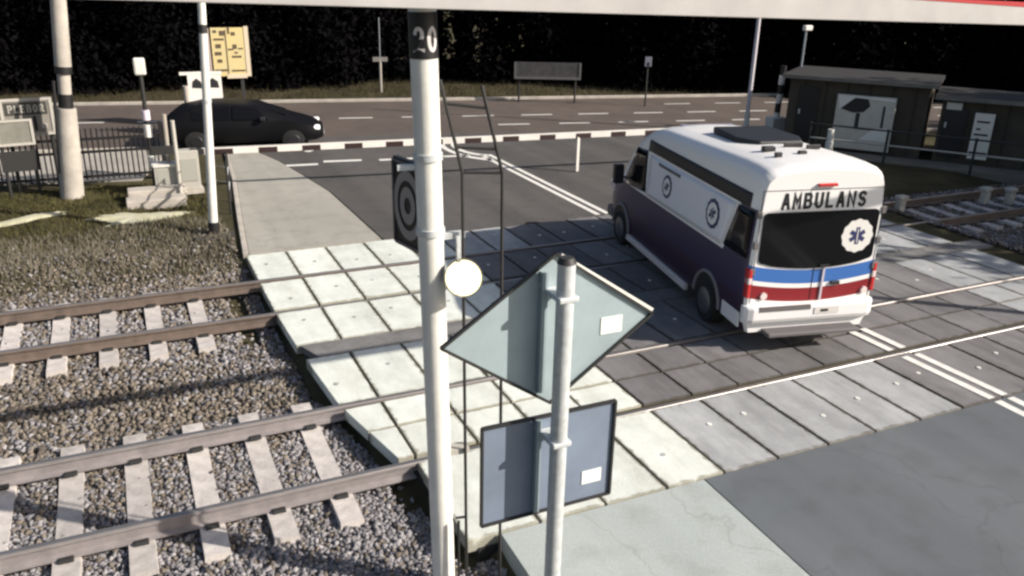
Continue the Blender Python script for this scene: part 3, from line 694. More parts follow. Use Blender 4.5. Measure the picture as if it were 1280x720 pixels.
# ------------------------------------------------------------------ dark car
def car():
    P0 = at(232, 178); P1 = at(404, 178)
    L_ = 4.35; e = empty('parked_car', (5.35, 24.75, 0), 0); e.scale = (1, 1, .88); d = Vector((1, -.2, 0)).normalized(); e.rotation_euler.z = math.atan2(d.y, d.x)
    # local: x forward (nose at 0), y left; stations: x, sill z, belt z, roof z, half width, roof half width
    st = [(-4.35,.45,.80,.80,.70,.62),(-4.25,.30,.92,.98,.82,.66),(-3.9,.26,.95,1.28,.87,.60),(-3.3,.25,.95,1.42,.89,.60),(-2.6,.25,.94,1.45,.90,.60),(-1.75,.25,.93,1.36,.90,.59),
          (-1.0,.25,.92,1.03,.90,.64),(-.85,.25,.91,.94,.90,.70),(-.5,.25,.80,.84,.88,.66),(-.2,.28,.70,.74,.80,.58),(-.03,.34,.58,.60,.66,.5),(0,.42,.5,.52,.6,.45)]
    b = MB(); R = []
    for x, s_, bl, rf, h_, rh in st:
        k = len(b.v); ring = [(-h_*.93,s_),(-h_,s_+.12),(-h_,(s_+bl)/2+.08),(-h_*.97,bl),(-rh,rf-.03),(-rh*.8,rf),(0,rf+.015)]
        ring = ring+[(-q[0], q[1]) for q in reversed(ring[:-1])]
        b.v += [(x, y_, z_) for y_, z_ in ring]; R.append((k, len(ring)))
    n = R[0][1]
    for (a, _), (c, _) in zip(R, R[1:]):
        for j in range(n): b.f.append((a+j, a+(j+1) % n, c+(j+1) % n, c+j)); b.mi.append(0)
    b.f += [tuple(R[0][0]+j for j in range(n)), tuple(R[-1][0]+j for j in range(n))]; b.mi += [0, 0]
    mp = mat('black_car_paint', (.005,.005,.006), .5, spec=.15)
    b.build('body', mp, e, smooth=True)
    for sd in (-1, 1):
        for q in ([(-1.5,.965,.87),(-2.45,.965,.875),(-2.45,1.36,.645),(-1.85,1.30,.645)], [(-2.52,.965,.875),(-3.5,.965,.865),(-3.6,1.26,.66),(-2.52,1.36,.645)]):
            f = MB(); f.face([(x, sd*(y_+.006), z_) for x, z_, y_ in q]); o = f.build('side_window', m_glass, e); md = o.modifiers.new('t', 'SOLIDIFY'); md.thickness = .01
        MB().box((-.42,sd*.66-.14,.60),(-.10,sd*.66+.14,.72)).build('headlight', mat('headlamp_glass', (.8,.78,.78), .12, emit=((1,.95,.9), .5)), e, bevel=.03)
        MB().box((-.12,sd*.30-.12,.44),(.012,sd*.30+.12,.54)).build('grille', m_gtrim, e, bevel=.01)
        MB().box((-1.72,sd*.95-.07,.95),(-1.58,sd*.95+.07,1.07)).build('wing_mirror', m_trim, e, bevel=.02)
        for wx in (-.85, -3.45):
            w_ = MB().tube([(wx,sd*.72,.31),(wx,sd*.90,.31),(wx,sd*.915,.31)], [.31,.31,.27], 24).build('wheel', m_tyre, e, smooth=True)
            MB().tube([(wx,sd*.905,.31),(wx,sd*.925,.31)], [.19,.16], 16).build('rim', m_trim, w_)
    f = MB(); f.face([(-1.77,-.50,1.352),(-1.77,.50,1.352),(-1.04,.62,1.05),(-1.04,-.62,1.05)]); o = f.build('windscreen', m_glass, e); md = o.modifiers.new('t', 'SOLIDIFY'); md.thickness = .02; md.offset = 1
    MB().box((-.02,-.24,.36),(.02,.24,.45)).build('number_plate', m_label, e)
    return tag(e, 'black hatchback car waiting on the street behind the lowered barrier', 'car')
car()

# ------------------------------------------------------------------ foreground: numbered signal post
PX, PY, PR = 2.03, 5.75, .098
post = empty('signal_post', (PX+.055, PY, -.2)); post.rotation_euler = (0, -.024, 0)
MB().tube([(0,0,0),(0,0,7.2)], PR, 40).build('pole', m_white, post, smooth=True)
MB().tube([(0,0,4.57),(0,0,4.88)], PR+.004, 40).build('number_band', m_black, post, smooth=True)
va = math.atan2(-PY, -PX)                                       # facing the camera
def wrap(x, y, r): a = va+.18+x/r; return (math.cos(a)*r, math.sin(a)*r, y)
lettering('20', .185, .17, lambda x, y: wrap(x, 4.70+y, PR+.0065), 'number', mat('number_paint', (.60,.56,.54), .6), post, .15, .22)
for z in (3.85, 3.28): MB().tube([(0,0,z),(0,0,z+.05)], PR+.012, 24).build('clamp', m_galv, post, smooth=True)
MB().bar((-.02,0,3.80),(-.22,.05,3.80), .04).build('bracket', m_galv, post)
MB().bar((.02,0,3.255),(.26,-.03,3.255), .05).build('bracket', m_galv, post)
MB().bar((.06,.0,1.36),(.25,-.02,1.36), .11, .05).build('bracket', m_cab, post)
tag(post, 'tall white post with number 20 on a black band in the foreground', 'signal post')
# loudspeaker board: square plate with concentric rings, hung on the post
Ptl, Ptr = Vector((1.87,6.24,3.60)), Vector((1.97,5.80,3.58))
ls = empty('loudspeaker_board', ((Ptl.x+Ptr.x)/2, (Ptl.y+Ptr.y)/2, 2.88))
dx = Vector((.10, -.44, 0)).normalized(); nn = Vector((dx.y, -dx.x, 0)); 
if nn.dot(Vector((-1.8, -6, 0))) < 0: nn = -nn
hwid, H_ = .225, .71
def lp(u, v, d): q = dx*u+nn*d; return (q.x, q.y, v)
P = MB(); K = [(-hwid,0),(hwid,0),(hwid,H_),(-hwid,H_)]
P.v = [lp(u, v, d) for d in (-.05, 0) for u, v in K]; P.f = [(0,1,2,3),(4,5,6,7),(0,1,5,4),(1,2,6,5),(2,3,7,6),(3,0,4,7)]; P.mi = [0]*6
P.build('backplate', m_black, ls, bevel=.008)
def ring(r0_, r1_, d, m, name):
    R = MB(); k = 36
    for i in range(k):
        t0, t1 = 2*math.pi*i/k, 2*math.pi*(i+1)/k
        R.face([lp(math.cos(t)*q*hwid, H_/2+math.sin(t)*q*.30, d) for t, q in ((t0,r0_),(t1,r0_),(t1,r1_),(t0,r1_))])
    return R.build(name, m, ls, fix=False)
m_spk = mat('speaker_grey', (.30,.27,.25), .6)
ring(.66, .92, .006, m_spk, 'outer_ring'); ring(.22, .50, .006, m_spk, 'inner_ring')
R = MB()
for a, b_ in (((-hwid,0),(hwid,0)),((hwid,0),(hwid,H_)),((hwid,H_),(-hwid,H_)),((-hwid,H_),(-hwid,0))):
    R.bar(lp(a[0]*.94,.03+a[1]*.92,.008), lp(b_[0]*.94,.03+b_[1]*.92,.008), .014)
R.build('frame', mat('board_frame', (.16,.14,.13), .6), ls)
tag(ls, 'dark rectangular loudspeaker board with pale concentric rings on the white post', 'loudspeaker')
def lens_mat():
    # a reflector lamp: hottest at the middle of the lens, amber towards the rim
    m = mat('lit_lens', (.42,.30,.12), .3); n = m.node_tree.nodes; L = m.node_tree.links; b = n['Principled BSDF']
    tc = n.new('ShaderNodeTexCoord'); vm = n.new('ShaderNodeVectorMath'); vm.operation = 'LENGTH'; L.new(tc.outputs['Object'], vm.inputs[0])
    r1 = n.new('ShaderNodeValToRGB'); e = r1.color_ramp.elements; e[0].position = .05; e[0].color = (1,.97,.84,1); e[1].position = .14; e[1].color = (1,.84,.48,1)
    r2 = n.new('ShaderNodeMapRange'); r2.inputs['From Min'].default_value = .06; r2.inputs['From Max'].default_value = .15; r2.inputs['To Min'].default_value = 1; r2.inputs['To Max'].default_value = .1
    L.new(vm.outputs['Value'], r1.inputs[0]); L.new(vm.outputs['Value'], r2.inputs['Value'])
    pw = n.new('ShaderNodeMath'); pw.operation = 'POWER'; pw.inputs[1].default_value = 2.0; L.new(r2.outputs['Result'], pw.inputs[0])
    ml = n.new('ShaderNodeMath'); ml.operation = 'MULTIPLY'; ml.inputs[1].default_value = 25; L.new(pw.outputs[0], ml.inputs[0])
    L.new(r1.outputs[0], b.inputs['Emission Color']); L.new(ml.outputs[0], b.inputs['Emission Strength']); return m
# lit warning lamp on the bracket
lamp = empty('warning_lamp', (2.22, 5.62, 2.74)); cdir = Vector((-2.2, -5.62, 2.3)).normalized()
MB().tube([tuple(-cdir*.12), tuple(-cdir*.04), tuple(cdir*.02)], [.08,.145,.15], 28).build('housing', m_galv, lamp, smooth=True)
MB().tube([tuple(cdir*.02), tuple(cdir*.09)], [.152,.150], 28, cap=False).build('hood', m_dsteel, lamp, smooth=True)
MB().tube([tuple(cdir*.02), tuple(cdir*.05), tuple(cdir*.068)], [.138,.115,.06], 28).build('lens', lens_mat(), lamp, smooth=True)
MB().bar((-.03,.02,.02),(-.03,.03,.33), .03).build('hanger', m_galv, lamp)
tag(lamp, 'brightly lit round warning lamp hanging beside the white post', 'lamp')
# access ladder beside the post
lad = empty('ladder', (2.38, 5.60, -.2))
A0, A1, A2 = Vector((-.115,.055,0)), Vector((-.15,.07,3.75)), Vector((-.30,.12,4.42))
B0, B1, B2 = Vector((.16,-.055,0)), Vector((.125,-.04,3.75)), Vector((-.02,.02,4.38))
for a, b_, c in ((A0,A1,A2),(B0,B1,B2)):
    MB().tube([tuple(a), tuple(b_), tuple(c)], .0135, 10).build('stile', m_dsteel, lad, smooth=True)
for t in (.28, .75): MB().tube([tuple(A1.lerp(A2,t)), tuple(B1.lerp(B2,t))], .011, 8).build('rung', m_dsteel, lad)
MB().tube([tuple(A1), tuple(B1)], .011, 8).build('rung', m_dsteel, lad)
MB().tube([tuple(A0.lerp(A1,.19)), tuple(A0.lerp(A1,.19)+Vector((-.09,.02,0)))], .012, 8).build('wall_tie', m_dsteel, lad)
tag(lad, 'slim dark steel ladder bent towards the numbered white post', 'ladder')
sp_ = MB().tube([(2.16,5.58,-.2),(2.16,5.58,.55)], .012, 8).build('stake', m_dsteel); tag(sp_, 'short thin dark stake at the foot of the white numbered post', 'stake')

# ------------------------------------------------------------------ foreground: sign pole seen from behind
sg = empty('road_sign', (1.655, 3.09, -.1)); 
MB().tube([(-.008,-.12,0),(-.008,-.12,3.90)], .040, 28).build('pole', m_galv, sg, smooth=True)
MB().tube([(-.008,-.12,3.90),(-.008,-.12,3.925)], [.044,.03], 20).build('pole_cap', m_dsteel, sg, smooth=True)
Kd = [(-.54,3.54),(0,3.165),(.535,3.54),(0,3.905)]
P = MB(); P.v = [(x, y, z) for y in (.0, .012) for x, z in Kd]; P.f = [(0,1,2,3),(4,5,6,7),(0,1,5,4),(1,2,6,5),(2,3,7,6),(3,0,4,7)]; P.mi = [0]*6
dp = P.build('rhombus_plate', m_bluegrey, sg)
R = MB()
for a, b_ in zip(Kd, Kd[1:]+Kd[:1]): R.bar((a[0],-.006,a[1]), (b_[0],-.006,b_[1]), .02, .012)
R.build('plate_rim', m_dsteel, dp)
R = MB(); R.bar((.02,-.008,3.895),(.53,-.008,3.556), .014, .022); R.build('bright_edge', m_white, dp)
P = MB(); P.box((-.345,0,2.565),(.365,.012,3.10)); lpn = P.build('lower_plate', mat('lower_sign_back', (.19,.23,.30), .5, metal=.15, var=.13, vscale=3, bump=.05, bscale=6), sg, bevel=.004)
R = MB()
for a, b_ in (((-.345,2.565),(.365,2.565)),((.365,2.565),(.365,3.10)),((.365,3.10),(-.345,3.10)),((-.345,3.10),(-.345,2.565))): R.bar((a[0],-.005,a[1]), (b_[0],-.005,b_[1]), .018, .012)
R.build('plate_rim', m_dsteel, lpn)
MB().box((.255,-.004,3.47),(.37,-.001,3.555)).build('sticker', m_label, dp)
MB().box((.20,-.004,2.655),(.31,-.001,2.73)).build('sticker', m_label, lpn)
MB().box((-.075,-.03,3.24),(-.045,-.001,3.83)).build('stiffener', m_bluegrey, dp)
MB().box((-.075,-.03,2.58),(-.05,-.001,3.09)).build('stiffener', m_bluegrey, lpn)
for q_, zs in ((dp, (3.74,)), (lpn, (3.02,))):
    for z in zs:
        for x in (-.07, .055): MB().tube([(x+.0,-.006,z+.03),(x,-.016,z+.03)], .008, 8).build('rivet', m_galv, q_)
for z in (3.74, 3.02): MB().box((-.056,-.163,z-.013),(.04,-.001,z+.013)).build('clamp', m_galv, sg, bevel=.006)
tag(sg, 'galvanised sign pole with blue-grey sign backs, rhombus above a rectangle', 'road sign')

# ------------------------------------------------------------------ height bar across the road at the very top
hb = empty('height_bar', (0, 5.5, 0))
def zb(x): return 4.755-.0247*x
MB().bar((-3.2,0,zb(-3.2)+.10),(15.6,0,zb(15.6)+.10), .08, .20).build('beam', mat('weathered_bar_white', (.42,.40,.385), .6, var=.12, vscale=1.5), hb, bevel=.006)
R = MB(); X0, X1 = 5.75, 9.6
R.v = [(X0,-.044,zb(X0)+.195),(X1,-.044,zb(X1)+.13),(X1,-.044,zb(X1)+.203),(X0,-.044,zb(X0)+.203),(X0,.0,zb(X0)+.204),(X1,.0,zb(X1)+.204)]
R.f = [(0,1,2,3),(3,2,5,4)]; R.mi = [0,0]; R.build('red_stripe', m_red, hb, fix=False)
for x in (-3.1, 15.5): MB().tube([(x,0,-.2),(x,0,zb(x)+.3)], .09, 16).build('upright', m_galv, hb, smooth=True)
tag(hb, 'white height-limit bar with a red stripe spanning the top of the view', 'height bar')

# ------------------------------------------------------------------ lowered barrier across the road
bar = empty('barrier', (1.25, 20.05, 0))
a, e_ = Vector((.3,-.06,.93)), Vector((12.9,-1.62,.98)); d = (e_-a); Lb = d.length; d.normalize()
BA = MB().bar(a, e_, .06, .15).build('boom', m_whitep, bar)
k = 0; t = .25
while t < Lb-.3:
    p0, p1 = a+d*t, a+d*(t+.42); MB().bar(p0-Vector((0,0,.018)), p1-Vector((0,0,.018)), .068, .125).build('dark_stripe', m_darkred, BA); t += .98
lg = a+d*9.15; MB().bar(lg-Vector((0,0,.05)), Vector((lg.x,lg.y,.02)), .07).build('support_leg', m_whitep, bar)
MB().box((-.28,-.2,0),(.25,.2,.10)).build('plinth', m_conc, bar)
MB().box((-.24,-.16,.10),(.20,.16,.98)).build('drive_housing', m_cab, bar, bevel=.015)
MB().box((-.2,-.175,.3),(.15,-.161,.8)).build('access_door', mat('housing_door', (.34,.33,.29), .6), bar)
MB().bar((.05,-.02,.93),(.35,-.06,.93), .08, .14).build('boom_arm', m_dsteel, bar)
MB().box((-.75,-.02,.90),(-.3,.10,1.08)).build('counterweight', m_dsteel, bar)
tag(bar, 'lowered white and dark striped barrier boom spanning the road beyond the tracks', 'barrier')

# cabinets, steps and guard rail by the barrier drive
cb = empty('relay_cabinet', (.75, 20.25, 0))
MB().box((-.25,-.18,.0),(.28,.18,.62)).build('case', m_cab, cb, bevel=.01)
MB().box((-.28,-.21,.62),(.31,.21,.67)).build('lid', m_white, cb)
MB().box((-.2,-.19,.08),(.22,-.181,.56)).build('door', mat('cabinet_door', (.34,.33,.29), .6), cb)
tag(cb, 'small pale relay cabinet with a white lid beside the barrier drive', 'cabinet')
for i, (z0, y0, x0, x1, lb) in enumerate(((.0,19.15,-.15,1.05,'lower'),(.10,19.62,-.1,1.1,'upper'))):
    o = MB().box((x0,y0,-.1),(x1,y0+.42,z0+.12)).build('concrete_step', m_conc, bevel=.02); tag(o, f'pale {lb} concrete step in front of the barrier cabinets', 'step', 'concrete steps by the cabinets')
rl = empty('guard_rail', (1.85, 18.0, -.03))
pts = [Vector((-.02,.0,0)), Vector((.12,1.0,0)), Vector((-.22,1.3,0)), Vector((-.38,.1,0))]
for p in pts: MB().tube([tuple(p), tuple(p+Vector((0,0,1.1)))], .022, 10).build('upright', m_dsteel, rl)
for z in (.45, .78, 1.08): MB().tube([tuple(p+Vector((0,0,z))) for p in pts], .016, 8).build('rail_bar', m_dsteel if z > .9 else m_galv, rl)
tag(rl, 'low steel pipe railing beside the path and thin white pole', 'railing')

# light pole, utility pole
lpz = empty('slim_pole', (1.33, 16.59, -.1)); lpz.rotation_euler = (0, .052, 0)
MB().tube([(0,0,.32),(0,0,2.6),(0,0,7.5)], [.085,.075,.055], 20).build('shaft', m_white, lpz, smooth=True)
MB().tube([(0,0,.0),(0,0,.34)], .10, 16).build('dark_foot', m_black, lpz, smooth=True)
MB().tube([(0,0,2.62),(0,0,2.68)], .086, 16).build('collar', m_galv, lpz, smooth=True)
MB().tube([(0,0,3.85),(0,0,4.0)], .075, 16).build('dark_band', m_dsteel, lpz, smooth=True)
MB().prism([(-.4,-.3),(.35,-.35),(.42,.2),(-.2,.3)], -.05, .09).build('footing', mat('dark_footing', (.04,.035,.03), .9), lpz, bevel=.02)
tag(lpz, 'slim white pole with a dark foot on the near side of the sand patch', 'pole')
utl = empty('utility_pole', (-1.24, 20.73, -.1)); utl.rotation_euler = (0, .085, 0)
MB().tube([(0,0,0),(0,0,1.6),(0,0,2.02)], [.245,.215,.2], 24).build('concrete_base', m_conc, utl, smooth=True)
MB().tube([(0,0,2.02),(0,0,2.32)], .15, 20).build('dark_sleeve', m_black, utl, smooth=True)
MB().tube([(0,0,2.32),(0,0,2.75)], .13, 20).build('middle_section', m_conc, utl, smooth=True)
MB().tube([(0,0,2.75),(0,0,2.9)], .17, 20).build('dark_collar', m_black, utl, smooth=True)
MB().tube([(0,0,2.9),(0,0,8.5)], [.165,.12], 20).build('upper_pole', m_conc, utl, smooth=True)
MB().tube([(-.2,-.1,0.6),(-.2,-.1,2.6)], .035, 8).build('cable_duct', m_black, utl, smooth=True)
tag(utl, 'thick concrete utility pole with dark collars in front of the bar fence', 'utility pole')

# fence
fn_ = empty('bar_fence', (-3.2, 21.75, -.05))
R = MB()
for x in np.arange(-5.2, 4.0, .115):
    if abs(((x+5.2) % 2.3)) > .06: R.bar((x,0,.12),(x,0,1.32), .034)
for z in (.2, 1.08, .78): R.bar((-5.25,0,z),(4.02,0,z), .036, .06)
R.build('bar_panel', m_black, fn_)
for x in np.arange(-5.2, 4.2, 2.3): MB().bar((x,.0,0),(x,0,1.4), .09).build('fence_post', m_black, fn_)
tag(fn_, 'low black steel bar fence behind the utility pole at left', 'fence')

# ------------------------------------------------------------------ signs on the left
def board(name, c, rz, wd, ht, z0, face, frame, fw_=.06, posts=True, pm=None, leg=0.):
    e = empty(name, (c[0], c[1], 0), rz)
    MB().box((-wd/2,-.02,z0),(wd/2,.02,z0+ht)).build('panel', face, e)
    R = MB()
    R.box((-wd/2-.005,-.04,z0),(-wd/2+fw_,-.018,z0+ht)); R.box((wd/2-fw_,-.04,z0),(wd/2+.005,-.018,z0+ht))
    R.box((-wd/2+fw_,-.038,z0),(wd/2-fw_,-.018,z0+fw_)); R.box((-wd/2+fw_,-.038,z0+ht-fw_),(wd/2-fw_,-.018,z0+ht))
    R.build('frame', frame, e)
    if posts:
        for x in (-wd*.4, wd*.4): MB().tube([(x,.05,-.1),(x,.05,z0+ht*.9)], .035, 10).build('post', pm or m_dsteel, e)
    return e
m_bface = mat('board_face', (.20,.19,.16), .7, var=.15, vscale=5); m_bframe = mat('board_frame_pale', (.46,.43,.38), .6)
n1 = board('notice_board', (-1.88,21.35), .12, 1.02, .82, 1.25, mat('notice_face', (.24,.22,.19), .7), m_bframe)
MB().box((-.43,-.030,1.71),(.40,-.024,1.98)).build('header', mat('header_dark', (.05,.048,.042), .6), n1)
lettering('PLEBOR', .70, .17, lambda x, y: (x-.01, -.034, 1.845+y), 'lettering', mat('header_letter', (.40,.38,.33), .6), n1, .17, .3)
MB().box((.10,-.030,1.36),(.16,-.024,1.68)).build('divider', m_letter, n1); MB().box((.24,-.030,1.40),(.36,-.024,1.5)).build('picture', m_bframe, n1)
tag(n1, 'framed notice board with dark lettered header beside the utility pole', 'notice board')
n2 = board('small_board', (-2.15,20.95), .14, .72, .56, 1.12, m_bface, m_bframe, .05)
MB().box((-.36,-.01,.55),(.36,.02,1.0)).build('dark_skirt', m_dsteel, n2)
tag(n2, 'smaller grey framed board in front of the lettered notice board', 'board')
yb = empty('yellow_billboard', (3.25,27.9,0), 0.0)
MB().box((-.47,-.02,1.62),(.62,.02,3.06)).build('panel', mat('yellow_poster', (.66,.50,.22), .6, col2=(.55,.48,.26), vscale=2.5), yb)
R = MB(); R.box((.50,-.035,1.60),(.63,-.021,3.10)); R.box((-.1,-.037,1.55),(.50,-.021,1.68)); R.build('pale_border', mat('poster_border', (.62,.52,.38), .6), yb)
MB().box((-.67,-.04,1.4),(-.52,.06,3.05)).build('post', mat('pinkish_post', (.42,.34,.30), .6), yb)
mi_ = mat('poster_ink', (.10,.07,.04), .7); R = MB()
for (x, z, wv, h_) in ((-.40,2.95,.1,.08),(-.22,2.90,.16,.14),(.02,2.98,.06,.2),(.12,2.88,.12,.1),(-.40,2.72,.3,.06),(-.36,2.52,.16,.12),(-.40,2.30,.2,.1),(-.34,2.08,.14,.1),(-.44,1.80,.4,.06),(.14,2.50,.12,.13),(.0,2.42,.16,.05),(.3,2.44,.14,.04),(.1,2.2,.28,.06),(.05,1.78,.42,.05),(.18,2.32,.1,.05)):
    R.box((x,-.030,z-h_/2),(x+wv,-.0205,z+h_/2))
R.box((-.06,-.031,1.62),(-.03,-.0205,3.0)); R.build('ink_marks', mi_, yb)
MB().box((.3,.03,-.1),(.4,.1,2.0)).build('post', m_dsteel, yb)
tag(yb, 'yellow billboard covered in dark scribbled marks behind the black car', 'billboard')
wb2 = empty('white_sign', (2.36,26.95,.04), 0)
MB().prism([(-.45,-.02),(.50,-.02),(.50,.06),(-.45,.06)], 1.0, 1.80).build('panel', m_whitep, wb2)
MB().box((-.66,-.03,1.76),(.52,.07,1.84)).build('top_edge', m_whitep, wb2)
MB().prism([(-.40,-.018),(.0,-.018),(.0,.05),(-.40,.05)], .86, 1.0).build('lower_lip', m_whitep, wb2)
for x0, x1 in ((-.35,-.06),(.08,.42)):
    R = MB(); R.v = [(x0,-.024,1.38),(x1,-.024,1.36),(x1-.02,-.024,1.55),((x0+x1)/2,-.024,1.66),(x0+.02,-.024,1.56)]; R.f = [(0,1,2,3,4)]; R.mi = [0]; R.build('dark_pictogram', m_letter, wb2)
for x in (-.52,): MB().tube([(x,.0,-.1),(x,0,1.45)], .09, 12).build('post', m_conc, wb2, smooth=True)
MB().tube([(.35,.04,-.1),(.35,.04,1.1)], .05, 12).build('post', m_conc, wb2)
tag(wb2, 'white sign with two dark pictograms above the black car roof', 'sign')
# warning-light post by the fence end
wl = empty('signal_mast', (.50, 20.55, 0))
MB().tube([(0,0,0),(0,0,2.6)], .045, 12).build('pole', m_dsteel, wl)
for z0, z1, m in ((1.60,1.82,mat('pinkish_band', (.72,.62,.70), .5)),(1.22,1.5,m_white),(.55,.80,m_white)): MB().tube([(0,0,z0),(0,0,z1)], .085, 14).build('white_band', m, wl, smooth=True)
MB().box((-.12,-.06,2.58),(.12,.06,2.95)).build('lamp_head', m_white, wl, bevel=.04)
tag(wl, 'slender dark signal mast with white bands and a white head by the fence end', 'signal mast')
p1 = MB().tube([(.83,20.3,-.05),(.86,20.3,1.75)], .05, 10).build('marker_post', mat('tan_post', (.36,.32,.27), .7)); tag(p1, 'plain tan post between the banded mast and the cabinets', 'post')
p2 = MB().tube([(.98,19.6,-.05),(.98,19.6,1.72)], .045, 10).build('marker_post', mat('pale_post', (.46,.43,.38), .7)); tag(p2, 'plain pale post rising in front of the relay cabinet', 'post')

# ------------------------------------------------------------------ background signs, shed and posts on the right
def bg_sign(px, py_top, D, wd, ht, name, label, m, cat='sign'):
    P = on(px, py_top, D); e = empty(name, (P.x, P.y, 0), -YAW*.8)
    MB().box((-wd/2,-.02,P.z-ht),(wd/2,.02,P.z)).build('panel', m, e); MB().tube([(0,.05,-.1),(0,.05,P.z-.05)], .035, 8).build('post', m_dsteel, e)
    tag(e, label, cat); return e
bs_ = bg_sign(811, 71, 33.5, .26, .36, 'road_sign', 'small pale blue-white road sign alone before the dark wood', mat('dim_sign', (.16,.17,.21), .6))
MB().box((-.05,-.028,bs_.children[0].bound_box[0][2]+.02),(.05,-.0205,bs_.children[0].bound_box[0][2]+.16)).build('pictogram', m_letter, bs_)
P = on(685, 78, 33.5); e = empty('banner', (P.x, P.y, 0), -.42)
MB().box((-1.28,-.02,P.z-.62),(1.28,.02,P.z)).build('panel', mat('dim_banner', (.035,.034,.033), .7, col2=(.075,.072,.072), vscale=3.5), e)
R = MB(); zb0, zb1 = P.z-.62, P.z
R.box((-1.30,-.04,zb0-.02),(1.30,-.021,zb0+.07)); R.box((-1.30,-.04,zb0+.07),(-1.22,-.021,zb1)); R.box((1.22,-.04,zb0+.07),(1.30,-.021,zb1)); R.build('frame', mat('banner_edge', (.12,.115,.115), .7), e)
for x in (-1.1, 1.1): MB().tube([(x,.06,-.1),(x,.06,P.z)], .04, 8).build('post', m_dsteel, e)
tag(e, 'long low dim banner with a pale frame on posts before the wood', 'banner')
P = on(475, 73, 36); e = empty('road_sign', (P.x, P.y, 0), -.2)
MB().tube([(0,0,-.1),(0,0,P.z)], .055, 10).build('post', mat('pale_thin_post', (.34,.31,.28), .7), e); MB().box((-.3,-.05,P.z-.12),(.3,-.06+.03,P.z+.06)).build('plate', mat('dim_plate', (.20,.185,.175), .6), e)
MB().tube([(0,0,P.z),(.0,0,P.z+1.6)], .022, 8).build('thin_rod', m_grey, e)
tag(e, 'tee-shaped pale sign post on the dark verge beyond the street', 'road sign')

tp = empty('slim_pole', (18.8, 22.1, -.05))
MB().tube([(0,0,0),(0,0,8)], [.07,.055], 14).build('shaft', mat('lilac_white_paint', (.62,.58,.60), .5), tp, smooth=True); MB().tube([(0,0,0),(0,0,.7)], .09, 14).build('pale_foot', m_white, tp, smooth=True)
tag(tp, 'tall thin whitish pole rising behind the ambulance roof', 'pole')
sb = empty('raised_boom', (19.74, 21.77, -.05))
for i in range(7):
    z0 = .1+i*.3; MB().tube([(.0+z0*.02,0,z0),(.0+(z0+.3)*.02,0,z0+.3)], .10, 12).build('stripe', m_whitep if i % 2 else m_black, sb, smooth=True)
MB().box((-.28,-.2,0),(.28,.2,.55)).build('drive_housing', m_whitep, sb, bevel=.03)
tag(sb, 'raised black and white striped boom standing beside the thin whitish pole', 'barrier boom')
gp = empty('lamp_post', (20.35, 21.6, -.05))
MB().tube([(0,0,0),(0,0,1.75)], .085, 12).build('base_tube', mat('mauve_post', (.34,.29,.28), .6), gp, smooth=True); MB().tube([(0,0,1.75),(.0,0,3.4)], .035, 8).build('upper_tube', m_grey, gp)
MB().box((-.3,-.12,1.75),(.55,.12,2.05)).build('control_box', m_dsteel, gp, bevel=.02)
MB().box((-.1,-.08,3.3),(.2,.08,3.46)).build('lamp_head', m_whitep, gp, bevel=.03)
tag(gp, 'mauve-grey lamp post with a small pale head right of the striped boom', 'lamp post')

# trackside shed with boards on its wall
A, B = Vector((18.7, 20.2, 0)), Vector((23.4, 13.9, 0)); d = (B-A); LS = d.length; e = empty('trackside_shed', A, math.atan2(d.y, d.x))
m_shed = mat('dark_shed_wall', (.075,.060,.044), .85, var=.2, vscale=1.5)
m_fas = mat('shed_fascia', (.20,.18,.155), .8, var=.2, vscale=2); m_roof = mat('shed_roof', (.022,.020,.019), .8, var=.2, vscale=1); m_bat = mat('shed_batten', (.05,.04,.03), .9)
def hut(e, L_, D_, h_, door, lampx):
    MB().box((0,0,-.05),(L_,D_,h_)).build('wall', m_shed, e)
    R = MB(); R.box((-.2,-.3,h_+.02),(L_+.2,D_+.3,h_+.12)); rf = R.build('roof', m_roof, e)
    MB().box((-.2,-.325,h_+.015),(L_+.2,-.3025,h_+.125)).build('fascia', m_fas, rf)
    for x in np.arange(.45, L_, .62): MB().box((x-.025,-.022,0),(x+.025,-.001,h_-.02)).build('wall_batten', m_bat, e)
    MB().box((door,-.05,.1),(door+.6,-.024,h_-.2)).build('door', m_black, e); MB().box((door+.05,-.075,.95),(door+.1,-.051,1.1)).build('door_handle', m_galv, e)
    if lampx: MB().box((lampx,-.10,h_-.26),(lampx+.4,-.03,h_-.06)).build('wall_lamp', mat('shed_lamp_plate', (.75,.71,.64), .6), e, bevel=.02)
hut(e, 3.9, 2.4, 2.0, .3, 0)
tag(e, 'dark flat-roofed hut behind the pale poster case', 'hut')
e = empty('trackside_shed', A+d.normalized()*4.25, math.atan2(d.y, d.x))
hut(e, LS-4.2, 1.9, 1.72, .1, .12)
tag(e, 'lower dark hut with a door lamp beside the tall white board', 'hut')
ang = math.atan2(d.y, d.x)
def on_wall(px, py, off=.25):
    n_ = Vector((d.y, -d.x, 0)).normalized(); q = A+n_*off; f_ = fw+(px-640)/F*rt-(py-360)/F*up
    t_ = ((q-Vector((0,0,CH))).dot(n_))/f_.dot(n_); return Vector((0,0,CH))+f_*t_
c0, c1, c2 = on_wall(1048,117), on_wall(1122,122), on_wall(1042,196)
ad = empty('poster_case', ((c0.x+c1.x)/2, (c0.y+c1.y)/2, 0), ang); wdt = (c1-c0).length; zt = c0.z; zb_ = max(.1, c2.z)
m_pf = mat('poster_pale', (.60,.56,.48), .6, var=.1, vscale=4); m_pw = mat('poster_white', (.85,.82,.74), .6)
MB().box((-wdt/2,-.06,zb_),(wdt/2,.06,zt)).build('case', m_pf, ad)
def pol(pts, m, name, dz=0): 
    q = MB(); q.v = [(x*wdt, -.064-dz, zb_+(zt-zb_)*z) for x, z in pts]; q.f = [tuple(range(len(pts)))]; q.mi = [0]; o = q.build(name, m, ad); return o
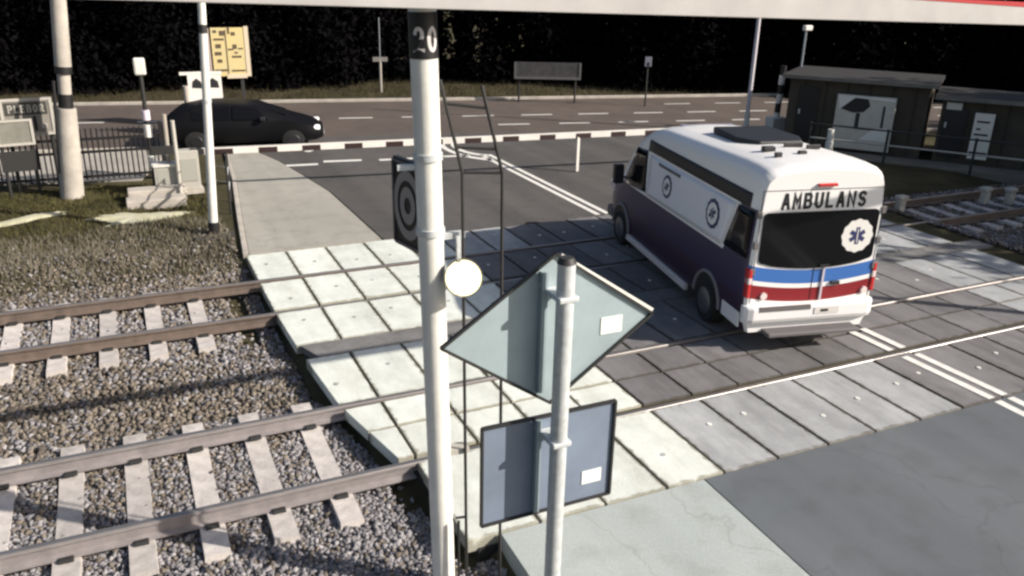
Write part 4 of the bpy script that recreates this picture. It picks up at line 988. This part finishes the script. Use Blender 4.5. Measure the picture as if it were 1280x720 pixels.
pol([(-.48,.97),(-.15,.97),(-.30,.82),(-.44,.72)], m_pw, 'white_corner'); pol([(-.42,.74),(-.2,.95),(.02,.98),(.08,.82),(-.02,.70),(-.2,.68)], m_black, 'dark_shape', .002)
pol([(-.14,.42),(-.07,.42),(-.07,.68),(-.14,.68)], m_dsteel, 'dark_bar', .003); pol([(.30,.44),(.34,.44),(.34,.84),(.30,.84)], m_dsteel, 'dark_bar', .003)
pol([(-.04,.18),(.46,.18),(.46,.44),(.22,.43)], m_pw, 'white_wedge', .004); pol([(-.14,.38),(.47,.38),(.47,.41),(-.14,.41)], mat('poster_line', (.12,.11,.09), .7), 'dark_line', .002)
pol([(-.48,.97),(.48,.93),(.48,.985),(-.48,.99)], m_pw, 'top_edge', .005)
for x in (-.42, .42): MB().box((x*wdt-.04,.0,-.1),(x*wdt+.04,.05,zb_+.02)).build('foot', m_dsteel, ad)
tag(ad, 'pale poster case with a dark shape and white wedge in front of the shed', 'poster case')
c0, c1, c2 = on_wall(1220,141), on_wall(1245,143), on_wall(1212,198)
nb = empty('timetable_board', ((c0.x+c1.x)/2, (c0.y+c1.y)/2, 0), ang); wdt2 = max(.4, (c1-c0).length); zt, zb_ = c0.z, max(.15, c2.z)
MB().box((-wdt2/2,-.04,zb_),(wdt2/2,.04,zt)).build('panel', mat('timetable_white', (.80,.77,.68), .6), nb)
R = MB()
for f_, l0, l1 in ((.82,-.35,.3),(.66,-.32,-.1),(.54,-.38,.32),(.14,-.45,.45)): z = zb_+(zt-zb_)*f_; R.box((l0*wdt2,-.05,z-.025),(l1*wdt2,-.0405,z+.025))
R.build('text_lines', m_letter, nb); MB().tube([(0,.06,-.1),(0,.06,zt-.1)], .035, 8).build('post', m_dsteel, nb)
tag(nb, 'tall narrow white board with dark lines of text by the shed end', 'board')
# fence of pipe in front of the shed and white post
gr = empty('pipe_fence', (18.2,18.6,0), ang-.02)
for x in (.0, 2.1, 4.3, 6.4): MB().tube([(x,0,-.1),(x,0,.95)], .035, 8).build('upright', m_dsteel, gr)
for z in (.5, .9): MB().tube([(0,0,z),(6.4,0,z)], .025, 8).build('rail_bar', m_cab if z < .6 else m_dsteel, gr)
tag(gr, 'low dark pipe fence in front of the shed', 'fence')
P = at(1034, 196); wp = MB().tube([(P.x,P.y,-.1),(P.x,P.y,.45),(P.x,P.y,.46),(P.x,P.y,.8)], [.11,.11,.09,.09], 14).build('bollard', m_white, smooth=True); tag(wp, 'white bollard left of the pale poster case', 'bollard')
slab('path', [(18.6,18.2),(22.4,13.3),(25.5,9.5),(26.3,10.0),(23.0,14.0),(19.2,18.9)], .012, mat('trackside_paving', (.17,.155,.13), .9, var=.2, vscale=1.2))
for (px, py, lb) in ((1125,258,'behind the ambulance rear'),(1231,247,'below the tall white board'),(1262,248,'at the right edge beyond the tracks')):
    P = at(px, py); R = MB(); R.box((P.x-.10,P.y-.08,-.15),(P.x+.10,P.y+.08,.16)); R.box((P.x-.13,P.y-.10,.16),(P.x+.13,P.y+.10,.26))
    o = R.build('marker_stone', m_cab, bevel=.03); tag(o, f'small white marker stone {lb}', 'marker stone', 'white marker stones beyond the tracks')
